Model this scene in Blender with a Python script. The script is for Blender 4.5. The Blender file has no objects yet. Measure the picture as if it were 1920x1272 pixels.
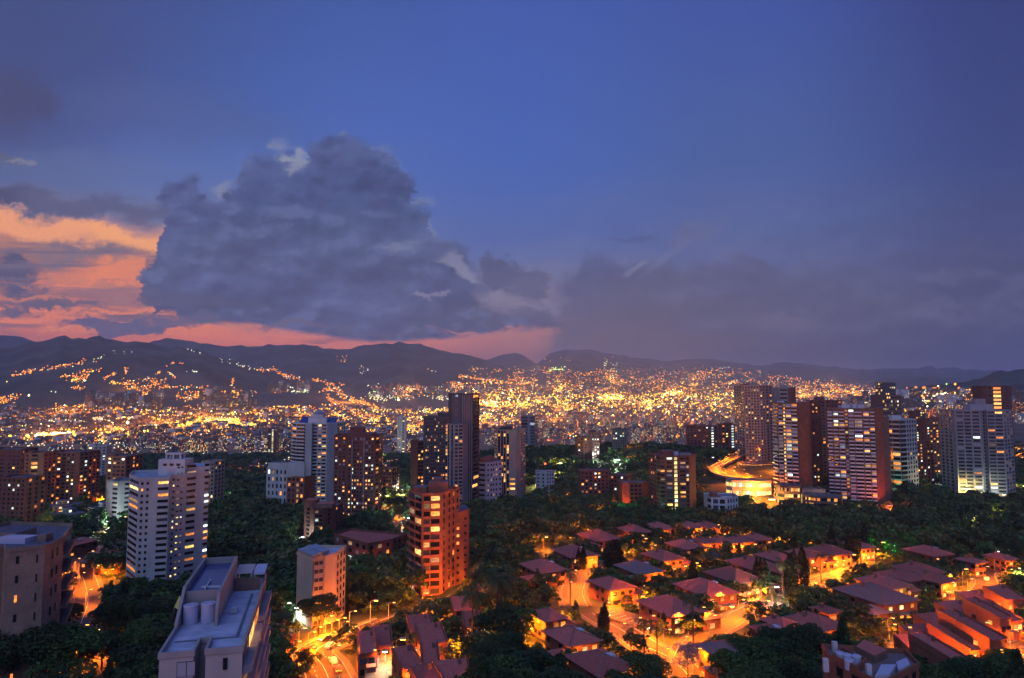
import bpy, math, random
import numpy as np
from mathutils import Vector
random.seed(7); RNG = np.random.default_rng(7)
S = bpy.context.scene
COL = S.collection
# ---------------------------------------------------------------- camera
F = 1300.0; TH = math.radians(4.3)          # focal length in photo pixels (1920 wide), pitch
cam_d = bpy.data.cameras.new('camera'); cam = bpy.data.objects.new('camera', cam_d); COL.objects.link(cam)
cam_d.sensor_width = 36; cam_d.lens = 36*F/1920; cam_d.clip_start = 0.5; cam_d.clip_end = 60000
cam.location = (0, 0, 0); cam.rotation_euler = (math.pi/2+TH, 0, 0); S.camera = cam
S.render.resolution_x = 1024; S.render.resolution_y = 678
S.view_settings.view_transform = 'Standard'; S.view_settings.look = 'None'
S.view_settings.exposure = 0.10; S.view_settings.gamma = 1
try:
    S.cycles.volume_bounces = 0; S.cycles.max_bounces = 4; S.cycles.diffuse_bounces = 2; S.cycles.glossy_bounces = 2
    S.cycles.transparent_max_bounces = 4; S.cycles.sample_clamp_indirect = 2.0; S.cycles.sample_clamp_direct = 0
    S.cycles.use_light_tree = True; S.cycles.caustics_reflective = False; S.cycles.caustics_refractive = False
except Exception as ex: print(ex)

def lin(c, t=(.85,1.12,1.08)):
    if c[0] > c[2]+25: t = (1.08, 1.0, .80)
    return tuple(k*(x/255/12.92 if x <= 10 else ((x/255+0.055)/1.055)**2.4) for x, k in zip(c, t))
def ray(u, v):                               # direction through a photo pixel, scaled so that Y = 1
    xc = (u-960)/F; zc = (636-v)/F
    Y = math.cos(TH)-zc*math.sin(TH); Z = math.sin(TH)+zc*math.cos(TH)
    return xc/Y, Z/Y
def at(u, v, Y):
    a, e = ray(u, v); return Vector((a*Y, Y, e*Y))

# ---------------------------------------------------------------- sky (world)
W = bpy.data.worlds.new('World'); S.world = W; W.use_nodes = True
nt = W.node_tree; N = nt.nodes; L = nt.links; N.clear()
def node(t, **k):
    n = N.new(t)
    for a, b in k.items(): setattr(n, a, b)
    return n
def put(sock, val):
    if isinstance(val, bpy.types.NodeSocket): L.new(val, sock)
    else: sock.default_value = val
def M(op, a, b=None, c=None, clamp=False):
    n = node('ShaderNodeMath', operation=op); n.use_clamp = clamp
    put(n.inputs[0], a)
    if b is not None: put(n.inputs[1], b)
    if c is not None: put(n.inputs[2], c)
    return n.outputs[0]
def smooth(x, lo, hi, o0=0.0, o1=1.0):
    n = node('ShaderNodeMapRange', interpolation_type='SMOOTHSTEP'); put(n.inputs[0], x)
    n.inputs[1].default_value = lo; n.inputs[2].default_value = hi; n.inputs[3].default_value = o0; n.inputs[4].default_value = o1
    return n.outputs[0]
def mixc(f, a, b, op='MIX'):
    n = node('ShaderNodeMix', data_type='RGBA', blend_type=op); put(n.inputs[0], f)
    for s, v in ((n.inputs[6], a), (n.inputs[7], b)):
        if isinstance(v, bpy.types.NodeSocket): L.new(v, s)
        else: s.default_value = tuple(v)+(1,)
    return n.outputs[2]
tc = node('ShaderNodeTexCoord'); sp = node('ShaderNodeSeparateXYZ'); L.new(tc.outputs['Generated'], sp.inputs[0])
yy = M('MAXIMUM', sp.outputs[1], 0.3)
A_ = M('DIVIDE', sp.outputs[0], yy); E_ = M('DIVIDE', sp.outputs[2], yy)     # tangents of bearing and elevation
def comb(x, y, z=0.0):
    n = node('ShaderNodeCombineXYZ'); put(n.inputs[0], x); put(n.inputs[1], y); put(n.inputs[2], z); return n.outputs[0]
def noise(vec, scale, detail, rough=0.55, sx=1.0, sy=1.0, off=0.0):
    mp = node('ShaderNodeMapping'); L.new(vec, mp.inputs[0]); mp.inputs[3].default_value = (sx, sy, 1); mp.inputs[1].default_value = (off, off*1.7, 0)
    n = node('ShaderNodeTexNoise', noise_dimensions='2D'); L.new(mp.outputs[0], n.inputs['Vector'])
    n.inputs['Scale'].default_value = scale; n.inputs['Detail'].default_value = detail; n.inputs['Roughness'].default_value = rough
    return n
P0 = comb(A_, E_)
n1 = noise(P0, 9.0, 8, 0.68, 1.0, 1.6)
sc = node('ShaderNodeSeparateColor'); L.new(n1.outputs['Color'], sc.inputs[0])
wx = M('MULTIPLY', M('SUBTRACT', sc.outputs[0], 0.5), 0.12); wy = M('MULTIPLY', M('SUBTRACT', sc.outputs[1], 0.5), 0.085)
AW = M('ADD', A_, wx); EW = M('ADD', E_, wy); PW = comb(AW, EW)                                 # ragged coordinates for the clouds
n2 = noise(PW, 4.0, 5, 0.6, 1.0, 6.5, 3.1)                                    # flat streaks
streak = n2.outputs['Fac']
n3 = noise(P0, 4.0, 5, 0.6, 1.0, 2.2, 9.3); soft = n3.outputs['Fac']
n4 = noise(comb(M('ADD', A_, 0.009), M('SUBTRACT', E_, 0.016)), 6.5, 7, 0.6, 1.0, 1.6, 4.4); n4b = noise(P0, 6.5, 7, 0.6, 1.0, 1.6, 4.4)
relief = M('SUBTRACT', n4.outputs['Fac'], n4b.outputs['Fac'])
n5 = noise(P0, 2.6, 5, 0.62, 1.0, 15.0, 5.7); band = smooth(n5.outputs['Fac'], 0.46, 0.60)
# clear sky and thin veil: vertical ramps at six bearings, mixed in between
SKYC = [
 (0,   [(-400,(40,54,110)),(0,(56,70,125)),(200,(60,76,135)),(340,(86,98,150)),(395,(120,105,130)),(425,(215,145,118)),(480,(150,112,122)),(545,(185,120,108)),(595,(238,134,88)),(640,(215,112,84))]),
 (320, [(-400,(44,60,120)),(0,(58,76,140)),(200,(66,88,158)),(340,(90,106,170)),(410,(112,110,150)),(455,(245,165,125)),(500,(160,112,122)),(560,(205,126,110)),(610,(245,136,88)),(650,(245,128,84))]),
 (700, [(-400,(46,64,130)),(0,(62,84,156)),(250,(72,96,173)),(400,(88,104,172)),(500,(108,112,160)),(600,(140,108,128)),(640,(248,134,100)),(665,(220,118,96))]),
 (960, [(-400,(46,64,132)),(0,(64,84,162)),(300,(70,95,174)),(450,(86,100,166)),(520,(120,114,154)),(580,(146,118,145)),(625,(176,118,128)),(660,(188,114,116))]),
 (1400,[(-400,(44,58,124)),(0,(62,78,152)),(300,(74,90,152)),(420,(88,96,152)),(490,(98,98,146)),(560,(98,90,122)),(650,(100,84,108)),(730,(112,88,100))]),
 (1920,[(-400,(34,44,96)),(0,(46,56,114)),(300,(52,64,122)),(450,(70,72,118)),(550,(80,74,112)),(650,(86,76,110)),(730,(92,78,102))]),
]
E_LO, E_HI = -0.05, 1.3
def emap(v): return (ray(960, v)[1]-E_LO)/(E_HI-E_LO)
ef = M('DIVIDE', M('SUBTRACT', M('ADD', E_, M('MULTIPLY', M('SUBTRACT', streak, 0.5), 0.045)), E_LO), E_HI-E_LO, clamp=True)
skyc = None
for i, (u, st) in enumerate(SKYC):
    r = node('ShaderNodeValToRGB'); L.new(ef, r.inputs[0]); r.color_ramp.interpolation = 'B_SPLINE' if False else 'LINEAR'
    el = r.color_ramp.elements; st = sorted([(emap(v), lin(c)) for v, c in st])
    el[0].position = st[0][0]; el[0].color = st[0][1]+(1,); el[1].position = st[-1][0]; el[1].color = st[-1][1]+(1,)
    for p, c in st[1:-1]:
        q = el.new(p); q.color = c+(1,)
    if skyc is None: skyc = r.outputs[0]
    else: skyc = mixc(smooth(A_, ray(SKYC[i-1][0], 500)[0], ray(u, 500)[0]), skyc, r.outputs[0])
def blob(u, v, ru, rv, col, op=1.0, ang=0.0, edge=0.62, warp=True, tex=None):
    """one soft cloud patch centred on a bearing and an elevation"""
    global skyc
    a0, e0 = ray(u, v); l1 = math.sqrt(1+edge); l0 = math.sqrt(1-edge)
    mp = node('ShaderNodeMapping', vector_type='TEXTURE'); L.new(PW if warp else P0, mp.inputs[0])
    mp.inputs[1].default_value = (a0, e0, 0); mp.inputs[2].default_value = (0, 0, math.radians(ang)); mp.inputs[3].default_value = (ru/F*l1, rv/F*l1, 1)
    g = node('ShaderNodeTexGradient', gradient_type='SPHERICAL'); L.new(mp.outputs[0], g.inputs[0])
    f = smooth(g.outputs[1], 0.0, 1-l0/l1, 0.0, op)
    if tex is not None: f = M('MULTIPLY', f, tex)
    skyc = mixc(f, skyc, lin(col))
wisp = smooth(streak, 0.42, 0.62); puff = smooth(soft, 0.4, 0.6)
# veil and streaks in the glow on the left
blob(60, 140, 330, 200, (60,68,118), 0.55, 10, 0.9)
blob(330, 215, 260, 60, (78,88,140), 0.5, -8, 0.9)
blob(40, 190, 70, 60, (62,66,105), 0.8, -20, 0.7)
blob(0, 295, 42, 14, (86,86,110), 0.95, -22, 0.4); blob(24, 306, 26, 5, (165,140,140), 0.7, -12, 0.6)
blob(150, 320, 260, 40, (92,102,150), 0.5, -4, 0.9)
blob(120, 380, 260, 22, (84,82,118), 0.8, -6, 0.7); blob(0, 375, 60, 16, (66,66,100), 0.8, 0, 0.6)
blob(110, 430, 230, 26, (252,172,128), 0.95, -9, 0.8); blob(230, 448, 110, 16, (255,178,122), 0.9, -12, 0.7)
blob(60, 470, 260, 22, (128,108,126), 0.7, -6, 0.8, tex=puff)
blob(200, 520, 160, 30, (180,122,118), 0.8, 0, 0.8); blob(250, 505, 80, 14, (225,142,112), 0.8, 8, 0.7, tex=wisp)
blob(20, 512, 60, 28, (76,74,104), 0.95, -12, 0.5); blob(40, 538, 60, 14, (80,76,104), 0.9, 0, 0.6)
blob(140, 548, 300, 60, (250,142,92), 0.85, 0, 0.9, tex=wisp)
blob(140, 588, 300, 34, (112,88,108), 0.8, 1, 0.9, tex=band); blob(120, 500, 260, 50, (118,100,122), 0.75, -4, 0.9, tex=band); blob(600, 642, 320, 9, (140,92,104), 0.6, 0, 0.9, tex=band)
blob(110, 568, 120, 7, (92,82,104), 0.8, 0, 0.8); blob(60, 578, 90, 8, (84,78,104), 0.9, 3, 0.7)
blob(230, 588, 120, 6, (120,86,100), 0.8, 0, 0.8); blob(60, 606, 110, 5, (110,84,100), 0.75, 0, 0.8)
blob(100, 600, 240, 14, (255,140,84), 0.8, 0, 0.9); blob(180, 622, 120, 5, (255,150,100), 0.8, 0, 0.8)
# the great dark cloud: between a top and a bottom line over the bearing
def curve(pts, out):
    n = node('ShaderNodeFloatCurve'); lo, hi = ray(pts[0][0], 400)[0], ray(pts[-1][0], 400)[0]
    put(n.inputs['Value'], M('DIVIDE', M('SUBTRACT', AW, lo), hi-lo, clamp=True))
    c = n.mapping.curves[0]
    pp = [((ray(u, 400)[0]-lo)/(hi-lo), 0.5+ray(u, v)[1]) for u, v in pts]
    c.points[0].location = pp[0]; c.points[1].location = pp[-1]
    for p in pp[1:-1]: c.points.new(*p)
    n.mapping.update()
    return M('SUBTRACT', n.outputs[0], 0.5)
top = curve([(262,600),(284,500),(300,470),(303,385),(335,345),(372,338),(395,368),(430,350),(455,305),(520,292),(560,296),(590,268),(650,262),(715,285),(752,318),(775,360),(815,392),(826,440),(880,470),(940,520),(1000,560),(1040,600),(1070,625)], 0)
bot = curve([(262,602),(300,584),(330,600),(420,606),(520,618),(620,632),(740,640),(840,634),(940,628),(1010,618),(1070,622)], 0)
m_top = smooth(M('SUBTRACT', top, EW), -0.010, 0.020); m_bot = smooth(M('SUBTRACT', E_, M('ADD', bot, M('MULTIPLY', wy, 0.25))), -0.003, 0.006)
cm = M('MULTIPLY', m_top, m_bot)
rim_t = smooth(n1.outputs['Fac'], 0.38, 0.62)
# cream light that catches the upper rims, behind the body
for b in ((536,288,34,22,-40),(505,270,12,16,-30),(560,318,16,26,0),(432,352,20,17,30),(466,322,14,24,20),(640,266,16,6,0),(716,300,24,16,-35),(745,335,14,22,-30),(795,368,20,12,-10),(818,430,9,22,20)):
    blob(b[0], b[1], b[2]*1.15, b[3]*1.15, (158,146,164), 0.6, b[4], 0.95, tex=rim_t)
rb = node('ShaderNodeValToRGB'); L.new(M('DIVIDE', M('SUBTRACT', EW, 0.05), 0.3, clamp=True), rb.inputs[0])
cs = [(ray(700, v)[1], c) for v, c in ((640,(66,64,90)),(600,(60,64,92)),(540,(68,74,108)),(470,(76,84,124)),(400,(70,80,124)),(330,(64,75,126)),(270,(76,84,134)))]
el = rb.color_ramp.elements
el[0].position = (cs[0][0]-0.05)/0.3; el[0].color = lin(cs[0][1])+(1,); el[1].position = min(1, (cs[-1][0]-0.05)/0.3); el[1].color = lin(cs[-1][1])+(1,)
for e, c in cs[1:-1]:
    q = el.new((e-0.05)/0.3); q.color = lin(c)+(1,)
body = mixc(smooth(soft, 0.35, 0.65, 0.0, 0.55), rb.outputs[0], lin((92,96,148)))
body = mixc(smooth(n1.outputs['Fac'], 0.55, 0.35, 0.0, 0.45), body, lin((58,62,104)))
body = mixc(smooth(relief, 0.0, 0.14, 0.0, 0.5), body, lin((112,114,162))); body = mixc(smooth(relief, 0.0, -0.14, 0.0, 0.5), body, lin((50,54,94)))
skyc = mixc(cm, skyc, body)
blob(740, 474, 46, 7, (130,124,158), 0.6, 6, 0.8); blob(560, 305, 26, 16, (170,156,170), 0.55, -50, 0.8)
blob(860, 502, 46, 16, (146,132,160), 0.75, -12, 0.7); blob(800, 547, 26, 5, (140,122,148), 0.7, 0, 0.7); blob(830, 480, 60, 14, (84,88,132), 0.6, 0, 0.8)
blob(950, 545, 62, 46, (150,126,150), 0.7, -20, 0.7)
blob(945, 505, 38, 34, (78,78,116), 0.92, -20, 0.5); blob(985, 540, 26, 30, (84,82,118), 0.85, -30, 0.6); blob(895, 530, 40, 16, (82,84,126), 0.8, 0, 0.7)
blob(1000, 592, 44, 14, (84,80,112), 0.85, 0, 0.6); blob(1010, 632, 70, 18, (196,128,130), 0.75, 0, 0.8); blob(905, 630, 90, 10, (190,120,122), 0.8, 0, 0.8); blob(1040, 560, 40, 20, (150,122,140), 0.6, 0, 0.8)
# low cloud before the glow
blob(130, 588, 300, 40, (112,86,104), 0.75, 1, 0.9, tex=band); blob(150, 500, 230, 44, (122,98,118), 0.6, -5, 0.9, tex=band); blob(520, 634, 260, 8, (128,86,100), 0.55, 0, 0.9, tex=band)
blob(215, 614, 95, 15, (92,80,112), 0.95, 0, 0.4); blob(300, 606, 110, 12, (96,84,114), 0.9, 0, 0.5); blob(560, 614, 110, 6, (110,84,104), 0.7, -3, 0.7)
blob(330, 570, 60, 16, (78,76,108), 0.85, -4, 0.6)
# rain cloud and bank on the right
blob(1130, 560, 110, 70, (84,84,126), 0.92, 0, 0.5); blob(1105, 505, 40, 34, (86,88,134), 0.85, 10, 0.6); blob(1072, 600, 40, 60, (98,88,118), 0.8, 0, 0.6)
blob(1330, 560, 270, 62, (92,86,120), 0.85, 0, 0.45); blob(1230, 640, 230, 70, (94,84,108), 0.85, 0, 0.6); blob(1500, 590, 260, 50, (90,84,116), 0.8, 0, 0.6)
blob(1480, 600, 90, 14, (118,100,126), 0.6, 5, 0.8); blob(1370, 520, 90, 30, (92,86,126), 0.75, 0, 0.6); blob(1620, 540, 120, 26, (88,84,122), 0.7, 0, 0.6)
blob(1400, 680, 420, 36, (104,86,102), 0.6, 0, 0.9)
blob(1840, 520, 90, 40, (74,72,110), 0.9, 0, 0.5); blob(1830, 480, 34, 26, (76,76,116), 0.85, 0, 0.6); blob(1900, 600, 90, 34, (86,80,116), 0.7, 0, 0.7); blob(1740, 640, 260, 24, (80,72,104), 0.6, 0, 0.8)
blob(1760, 590, 110, 12, (112,100,134), 0.55, 0, 0.9)
blob(1248, 482, 62, 8, (130,120,156), 0.3, 38, 0.9, warp=False); blob(1180, 508, 24, 8, (140,126,160), 0.6, 20, 0.8); blob(1310, 442, 46, 22, (108,102,144), 0.7, 30, 0.8); blob(1195, 446, 50, 9, (78,82,132), 0.6, 0, 0.8)
blob(1150, 610, 40, 60, (96,88,116), 0.5, 0, 0.9)
lowm = M('MULTIPLY', smooth(E_, 0.36, 0.12), smooth(A_, -0.05, 0.12))
skyc = mixc(M('MULTIPLY', lowm, smooth(relief, 0.0, 0.16, 0.0, 0.28)), skyc, lin((128,116,152))); skyc = mixc(M('MULTIPLY', lowm, smooth(relief, 0.0, -0.16, 0.0, 0.3)), skyc, lin((64,64,100)))
skyt = node('ShaderNodeTexSky', sky_type='NISHITA', sun_disc=False, sun_elevation=math.radians(-1.0), sun_rotation=math.radians(-40))
bgs = node('ShaderNodeBackground'); L.new(skyt.outputs[0], bgs.inputs[0]); bgs.inputs[1].default_value = 0.01
# the sky behind the camera and overhead is brightened to add soft fill light
bk = smooth(sp.outputs[1], 0.25, -0.5, 1.0, 2.3)
zz = smooth(sp.outputs[2], 0.5, 0.9, 1.0, 1.7)
lowg = M('ADD', 1.0, M('MULTIPLY', M('MULTIPLY', smooth(E_, 0.22, 0.05), smooth(A_, 0.2, -0.1)), 0.45))
bgc = node('ShaderNodeBackground'); L.new(skyc, bgc.inputs[0]); L.new(M('MULTIPLY', M('MULTIPLY', bk, zz), M('MULTIPLY', lowg, 1.0)), bgc.inputs[1])
ad = node('ShaderNodeAddShader'); L.new(bgs.outputs[0], ad.inputs[0]); L.new(bgc.outputs[0], ad.inputs[1])
wo = node('ShaderNodeOutputWorld'); L.new(ad.outputs[0], wo.inputs[0])
try: W.cycles.sampling_method = 'MANUAL'; W.cycles.sample_map_resolution = 512
except Exception: pass
# fill added to brighten the facades from behind the camera: one broad, soft sun
sd = bpy.data.lights.new('fill_sun', 'SUN'); sd.energy = 0.62; sd.angle = math.radians(60); sd.color = (0.70, 0.82, 1.0)
so = bpy.data.objects.new('fill_sun', sd); COL.objects.link(so)
so.rotation_euler = Vector((0.25, 0.8, -0.75)).to_track_quat('-Z', 'Y').to_euler()
# ---------------------------------------------------------------- materials
MATS = {}
def newmat(name):
    m = bpy.data.materials.new(name); m.use_nodes = True; MATS[name] = m
    return m, m.node_tree, m.node_tree.nodes['Principled BSDF']
def mnode(t, ty, **k):
    n = t.nodes.new(ty)
    for a, b in k.items(): setattr(n, a, b)
    return n
def noisy(name, c1, c2, scale=1.0, rough=0.8, bump=0.0, bscale=8.0, detail=5, sx=(1,1,1), spec=0.3, c3=None):
    m, t, b = newmat(name)
    tc = mnode(t, 'ShaderNodeTexCoord'); mp = mnode(t, 'ShaderNodeMapping'); t.links.new(tc.outputs['Object'], mp.inputs[0]); mp.inputs[3].default_value = sx
    n = mnode(t, 'ShaderNodeTexNoise'); t.links.new(mp.outputs[0], n.inputs[0]); n.inputs['Scale'].default_value = scale; n.inputs['Detail'].default_value = detail; n.inputs['Roughness'].default_value = 0.65
    r = mnode(t, 'ShaderNodeValToRGB'); t.links.new(n.outputs['Fac'], r.inputs[0])
    r.color_ramp.elements[0].position = 0.3; r.color_ramp.elements[0].color = tuple(c1)+(1,)
    r.color_ramp.elements[1].position = 0.7; r.color_ramp.elements[1].color = tuple(c2)+(1,)
    if c3: q = r.color_ramp.elements.new(0.5); q.color = tuple(c3)+(1,)
    oi = mnode(t, 'ShaderNodeObjectInfo'); hs = mnode(t, 'ShaderNodeHueSaturation'); mr = mnode(t, 'ShaderNodeMapRange')
    t.links.new(oi.outputs['Random'], mr.inputs[0]); mr.inputs[3].default_value = 0.8; mr.inputs[4].default_value = 1.2
    t.links.new(mr.outputs[0], hs.inputs['Value']); t.links.new(r.outputs[0], hs.inputs['Color'])
    t.links.new(hs.outputs[0], b.inputs['Base Color']); b.inputs['Roughness'].default_value = rough; b.inputs['Specular IOR Level'].default_value = spec
    if bump:
        n2 = mnode(t, 'ShaderNodeTexNoise'); t.links.new(tc.outputs['Object'], n2.inputs[0]); n2.inputs['Scale'].default_value = bscale
        bp = mnode(t, 'ShaderNodeBump'); bp.inputs['Strength'].default_value = bump; t.links.new(n2.outputs['Fac'], bp.inputs['Height']); t.links.new(bp.outputs[0], b.inputs['Normal'])
    return m
noisy('white_paint', (0.38,0.42,0.42), (0.57,0.61,0.60), 0.14, 0.75, 0.1, 3.0, sx=(1,1,0.35))
noisy('pink_white_paint', (0.50,0.40,0.42), (0.62,0.50,0.52), 0.2, 0.75)
noisy('beige_paint', (0.34,0.28,0.21), (0.44,0.37,0.28), 0.15, 0.8, 0.1, 3.0, sx=(1,1,0.4))
noisy('beige_concrete', (0.30,0.24,0.20), (0.42,0.34,0.28), 0.2, 0.8, sx=(1,1,0.3))
noisy('grey_concrete', (0.20,0.20,0.21), (0.32,0.32,0.33), 0.25, 0.85, 0.15, 2.0, sx=(1,1,0.3))
noisy('dark_concrete', (0.05,0.05,0.055), (0.10,0.10,0.11), 0.3, 0.8)
noisy('nearest_wall', (0.30,0.28,0.28), (0.40,0.38,0.37), 0.2, 0.8, 0.15, 3.0, sx=(1,1,0.3))
noisy('roof_felt', (0.22,0.26,0.34), (0.46,0.50,0.60), 0.35, 0.85, 0.2, 2.5)
noisy('roof_dark', (0.10,0.10,0.13), (0.17,0.17,0.21), 0.4, 0.8)
noisy('asphalt', (0.055,0.045,0.038), (0.09,0.075,0.06), 0.5, 0.75, 0.1, 6.0)
noisy('paving', (0.09,0.075,0.05), (0.16,0.13,0.09), 0.8, 0.8)
noisy('kerb_stone', (0.25,0.24,0.23), (0.34,0.33,0.31), 1.0, 0.8)
noisy('road_paint', (0.6,0.58,0.5), (0.8,0.78,0.7), 2.0, 0.7)
noisy('bark', (0.05,0.035,0.025), (0.10,0.075,0.05), 2.0, 0.9)
noisy('metal_grey', (0.18,0.18,0.19), (0.26,0.26,0.27), 1.5, 0.45)
noisy('water_tank', (0.42,0.42,0.46), (0.58,0.58,0.62), 0.8, 0.55)
noisy('shrub_green', (0.02,0.035,0.012), (0.05,0.085,0.03), 0.8, 0.8)
for nm, a, b_ in (('leaf_dark', (0.010,0.026,0.009), (0.06,0.11,0.035)), ('leaf_green', (0.015,0.045,0.010), (0.10,0.17,0.04)), ('leaf_olive', (0.03,0.045,0.012), (0.13,0.15,0.045)), ('leaf_silver', (0.12,0.14,0.15), (0.24,0.27,0.28)), ('leaf_cypress', (0.012,0.025,0.012), (0.03,0.05,0.022)), ('leaf_palm', (0.03,0.05,0.015), (0.08,0.12,0.035))):
    m = noisy(nm, a, b_, 0.45, 0.6, 0, 1, 3, spec=0.25)
def brick(name, c1, c2, mortar, scale=1.0):
    m, t, b = newmat(name)
    tc = mnode(t, 'ShaderNodeTexCoord'); sp_ = mnode(t, 'ShaderNodeSeparateXYZ'); t.links.new(tc.outputs['Object'], sp_.inputs[0])
    ad_ = mnode(t, 'ShaderNodeMath', operation='ADD'); t.links.new(sp_.outputs[0], ad_.inputs[0]); t.links.new(sp_.outputs[1], ad_.inputs[1])
    cb = mnode(t, 'ShaderNodeCombineXYZ'); t.links.new(ad_.outputs[0], cb.inputs[0]); t.links.new(sp_.outputs[2], cb.inputs[1])
    br = mnode(t, 'ShaderNodeTexBrick'); t.links.new(cb.outputs[0], br.inputs[0]); br.inputs['Scale'].default_value = scale
    br.inputs['Color1'].default_value = tuple(c1)+(1,); br.inputs['Color2'].default_value = tuple(c2)+(1,); br.inputs['Mortar'].default_value = tuple(mortar)+(1,)
    br.inputs['Brick Width'].default_value = 0.5; br.inputs['Row Height'].default_value = 0.2; br.inputs['Mortar Size'].default_value = 0.014
    n = mnode(t, 'ShaderNodeTexNoise'); t.links.new(tc.outputs['Object'], n.inputs[0]); n.inputs['Scale'].default_value = 0.25; n.inputs['Detail'].default_value = 6
    mx = mnode(t, 'ShaderNodeMix', data_type='RGBA', blend_type='MULTIPLY'); mx.inputs[0].default_value = 0.7
    cr = mnode(t, 'ShaderNodeValToRGB'); t.links.new(n.outputs['Fac'], cr.inputs[0]); cr.color_ramp.elements[0].position = .3; cr.color_ramp.elements[0].color = (.45,.45,.45,1); cr.color_ramp.elements[1].position = .75
    t.links.new(br.outputs[0], mx.inputs[6]); t.links.new(cr.outputs[0], mx.inputs[7])
    t.links.new(mx.outputs[2], b.inputs['Base Color']); b.inputs['Roughness'].default_value = 0.85
    return m
brick('orange_brick', (0.36,0.12,0.06), (0.27,0.09,0.05), (0.25,0.16,0.11))
brick('dark_brick', (0.24,0.085,0.055), (0.17,0.06,0.045), (0.16,0.10,0.08))
brick('brown_brick', (0.26,0.16,0.115), (0.20,0.12,0.09), (0.2,0.15,0.12))
brick('tan_brick', (0.36,0.26,0.19), (0.27,0.19,0.14), (0.30,0.24,0.19))
def tile(name, c1, c2):
    m, t, b = newmat(name)
    tc = mnode(t, 'ShaderNodeTexCoord'); n = mnode(t, 'ShaderNodeTexNoise'); t.links.new(tc.outputs['Object'], n.inputs[0]); n.inputs['Scale'].default_value = 1.1; n.inputs['Detail'].default_value = 9; n.inputs['Roughness'].default_value = .85
    r = mnode(t, 'ShaderNodeValToRGB'); t.links.new(n.outputs['Fac'], r.inputs[0]); r.color_ramp.elements[0].position = .32; r.color_ramp.elements[0].color = tuple(c1)+(1,); r.color_ramp.elements[1].position = .68; r.color_ramp.elements[1].color = tuple(c2)+(1,)
    oi = mnode(t, 'ShaderNodeObjectInfo'); hs = mnode(t, 'ShaderNodeHueSaturation'); mr = mnode(t, 'ShaderNodeMapRange'); t.links.new(oi.outputs['Random'], mr.inputs[0]); mr.inputs[3].default_value = .75; mr.inputs[4].default_value = 1.2
    t.links.new(mr.outputs[0], hs.inputs['Value']); t.links.new(r.outputs[0], hs.inputs['Color']); t.links.new(hs.outputs[0], b.inputs['Base Color'])
    w = mnode(t, 'ShaderNodeTexWave', bands_direction='Z'); t.links.new(tc.outputs['Object'], w.inputs[0]); w.inputs['Scale'].default_value = 1.3; w.inputs['Distortion'].default_value = 1.0
    bp = mnode(t, 'ShaderNodeBump'); bp.inputs['Strength'].default_value = .5; bp.inputs['Distance'].default_value = .12; t.links.new(w.outputs['Fac'], bp.inputs['Height']); t.links.new(bp.outputs[0], b.inputs['Normal'])
    b.inputs['Roughness'].default_value = .7
tile('clay_tile', (0.30,0.07,0.05), (0.58,0.17,0.12))
tile('aged_tile', (0.17,0.12,0.12), (0.28,0.20,0.19))
def plain(name, c, rough=0.5, metal=0.0, spec=0.5):
    m, t, b = newmat(name); b.inputs['Base Color'].default_value = tuple(c)+(1,); b.inputs['Roughness'].default_value = rough; b.inputs['Metallic'].default_value = metal; b.inputs['Specular IOR Level'].default_value = spec
    return m
plain('window_dark', (0.015,0.017,0.022), 0.12); plain('window_grey', (0.06,0.07,0.09), 0.2); plain('curtain_pale', (0.35,0.36,0.42), 0.6)
plain('frame_dark', (0.04,0.04,0.04), 0.5); plain('glass_rail', (0.10,0.12,0.17), 0.1); plain('solar_blue', (0.04,0.06,0.2), 0.2); plain('tank_blue', (0.45,0.47,0.62), 0.4)
plain('panel_white', (0.52,0.53,0.58), 0.55); plain('band_grey', (0.33,0.34,0.38), 0.6); plain('car_paint_white', (0.7,0.7,0.7), 0.3); plain('car_paint_dark', (0.04,0.05,0.07), 0.3); plain('car_paint_red', (0.35,0.03,0.02), 0.3); plain('tyre_rubber', (0.02,0.02,0.02), 0.8)
plain('pool_water', (0.02,0.12,0.35), 0.08); plain('awning_yellow', (0.75,0.6,0.12), 0.7)
def emit(name, c, s, mis='NONE'):
    m, t, b = newmat(name); b.inputs['Base Color'].default_value = (0.05,0.05,0.05,1)
    b.inputs['Emission Color'].default_value = tuple(c)+(1,); b.inputs['Emission Strength'].default_value = s
    if name.startswith('lit_'):              # rooms differ: curtains, lamps near or far from the pane
        tc = mnode(t, 'ShaderNodeTexCoord'); n = mnode(t, 'ShaderNodeTexNoise'); t.links.new(tc.outputs['Object'], n.inputs[0]); n.inputs['Scale'].default_value = .9; n.inputs['Detail'].default_value = 3
        mr = mnode(t, 'ShaderNodeMapRange'); t.links.new(n.outputs['Fac'], mr.inputs[0]); mr.inputs[1].default_value = .35; mr.inputs[2].default_value = .65; mr.inputs[3].default_value = .35*s; mr.inputs[4].default_value = 1.5*s
        oi = mnode(t, 'ShaderNodeObjectInfo'); m2 = mnode(t, 'ShaderNodeMapRange'); t.links.new(oi.outputs['Random'], m2.inputs[0]); m2.inputs[3].default_value = .3; m2.inputs[4].default_value = 1.5
        mu = mnode(t, 'ShaderNodeMath', operation='MULTIPLY'); t.links.new(mr.outputs[0], mu.inputs[0]); t.links.new(m2.outputs[0], mu.inputs[1]); t.links.new(mu.outputs[0], b.inputs['Emission Strength'])
    try: m.cycles.emission_sampling = mis
    except Exception: pass
    return m
emit('lit_orange', (1.0,0.30,0.05), 1.3); emit('lit_amber', (1.0,0.48,0.12), 1.6); emit('lit_yellow', (1.0,0.72,0.25), 1.6); emit('lit_white', (0.85,1.0,0.85), 1.5); emit('lit_dim', (1.0,0.55,0.25), 0.35); emit('lit_cool', (0.6,0.75,1.0), 0.7)
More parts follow.
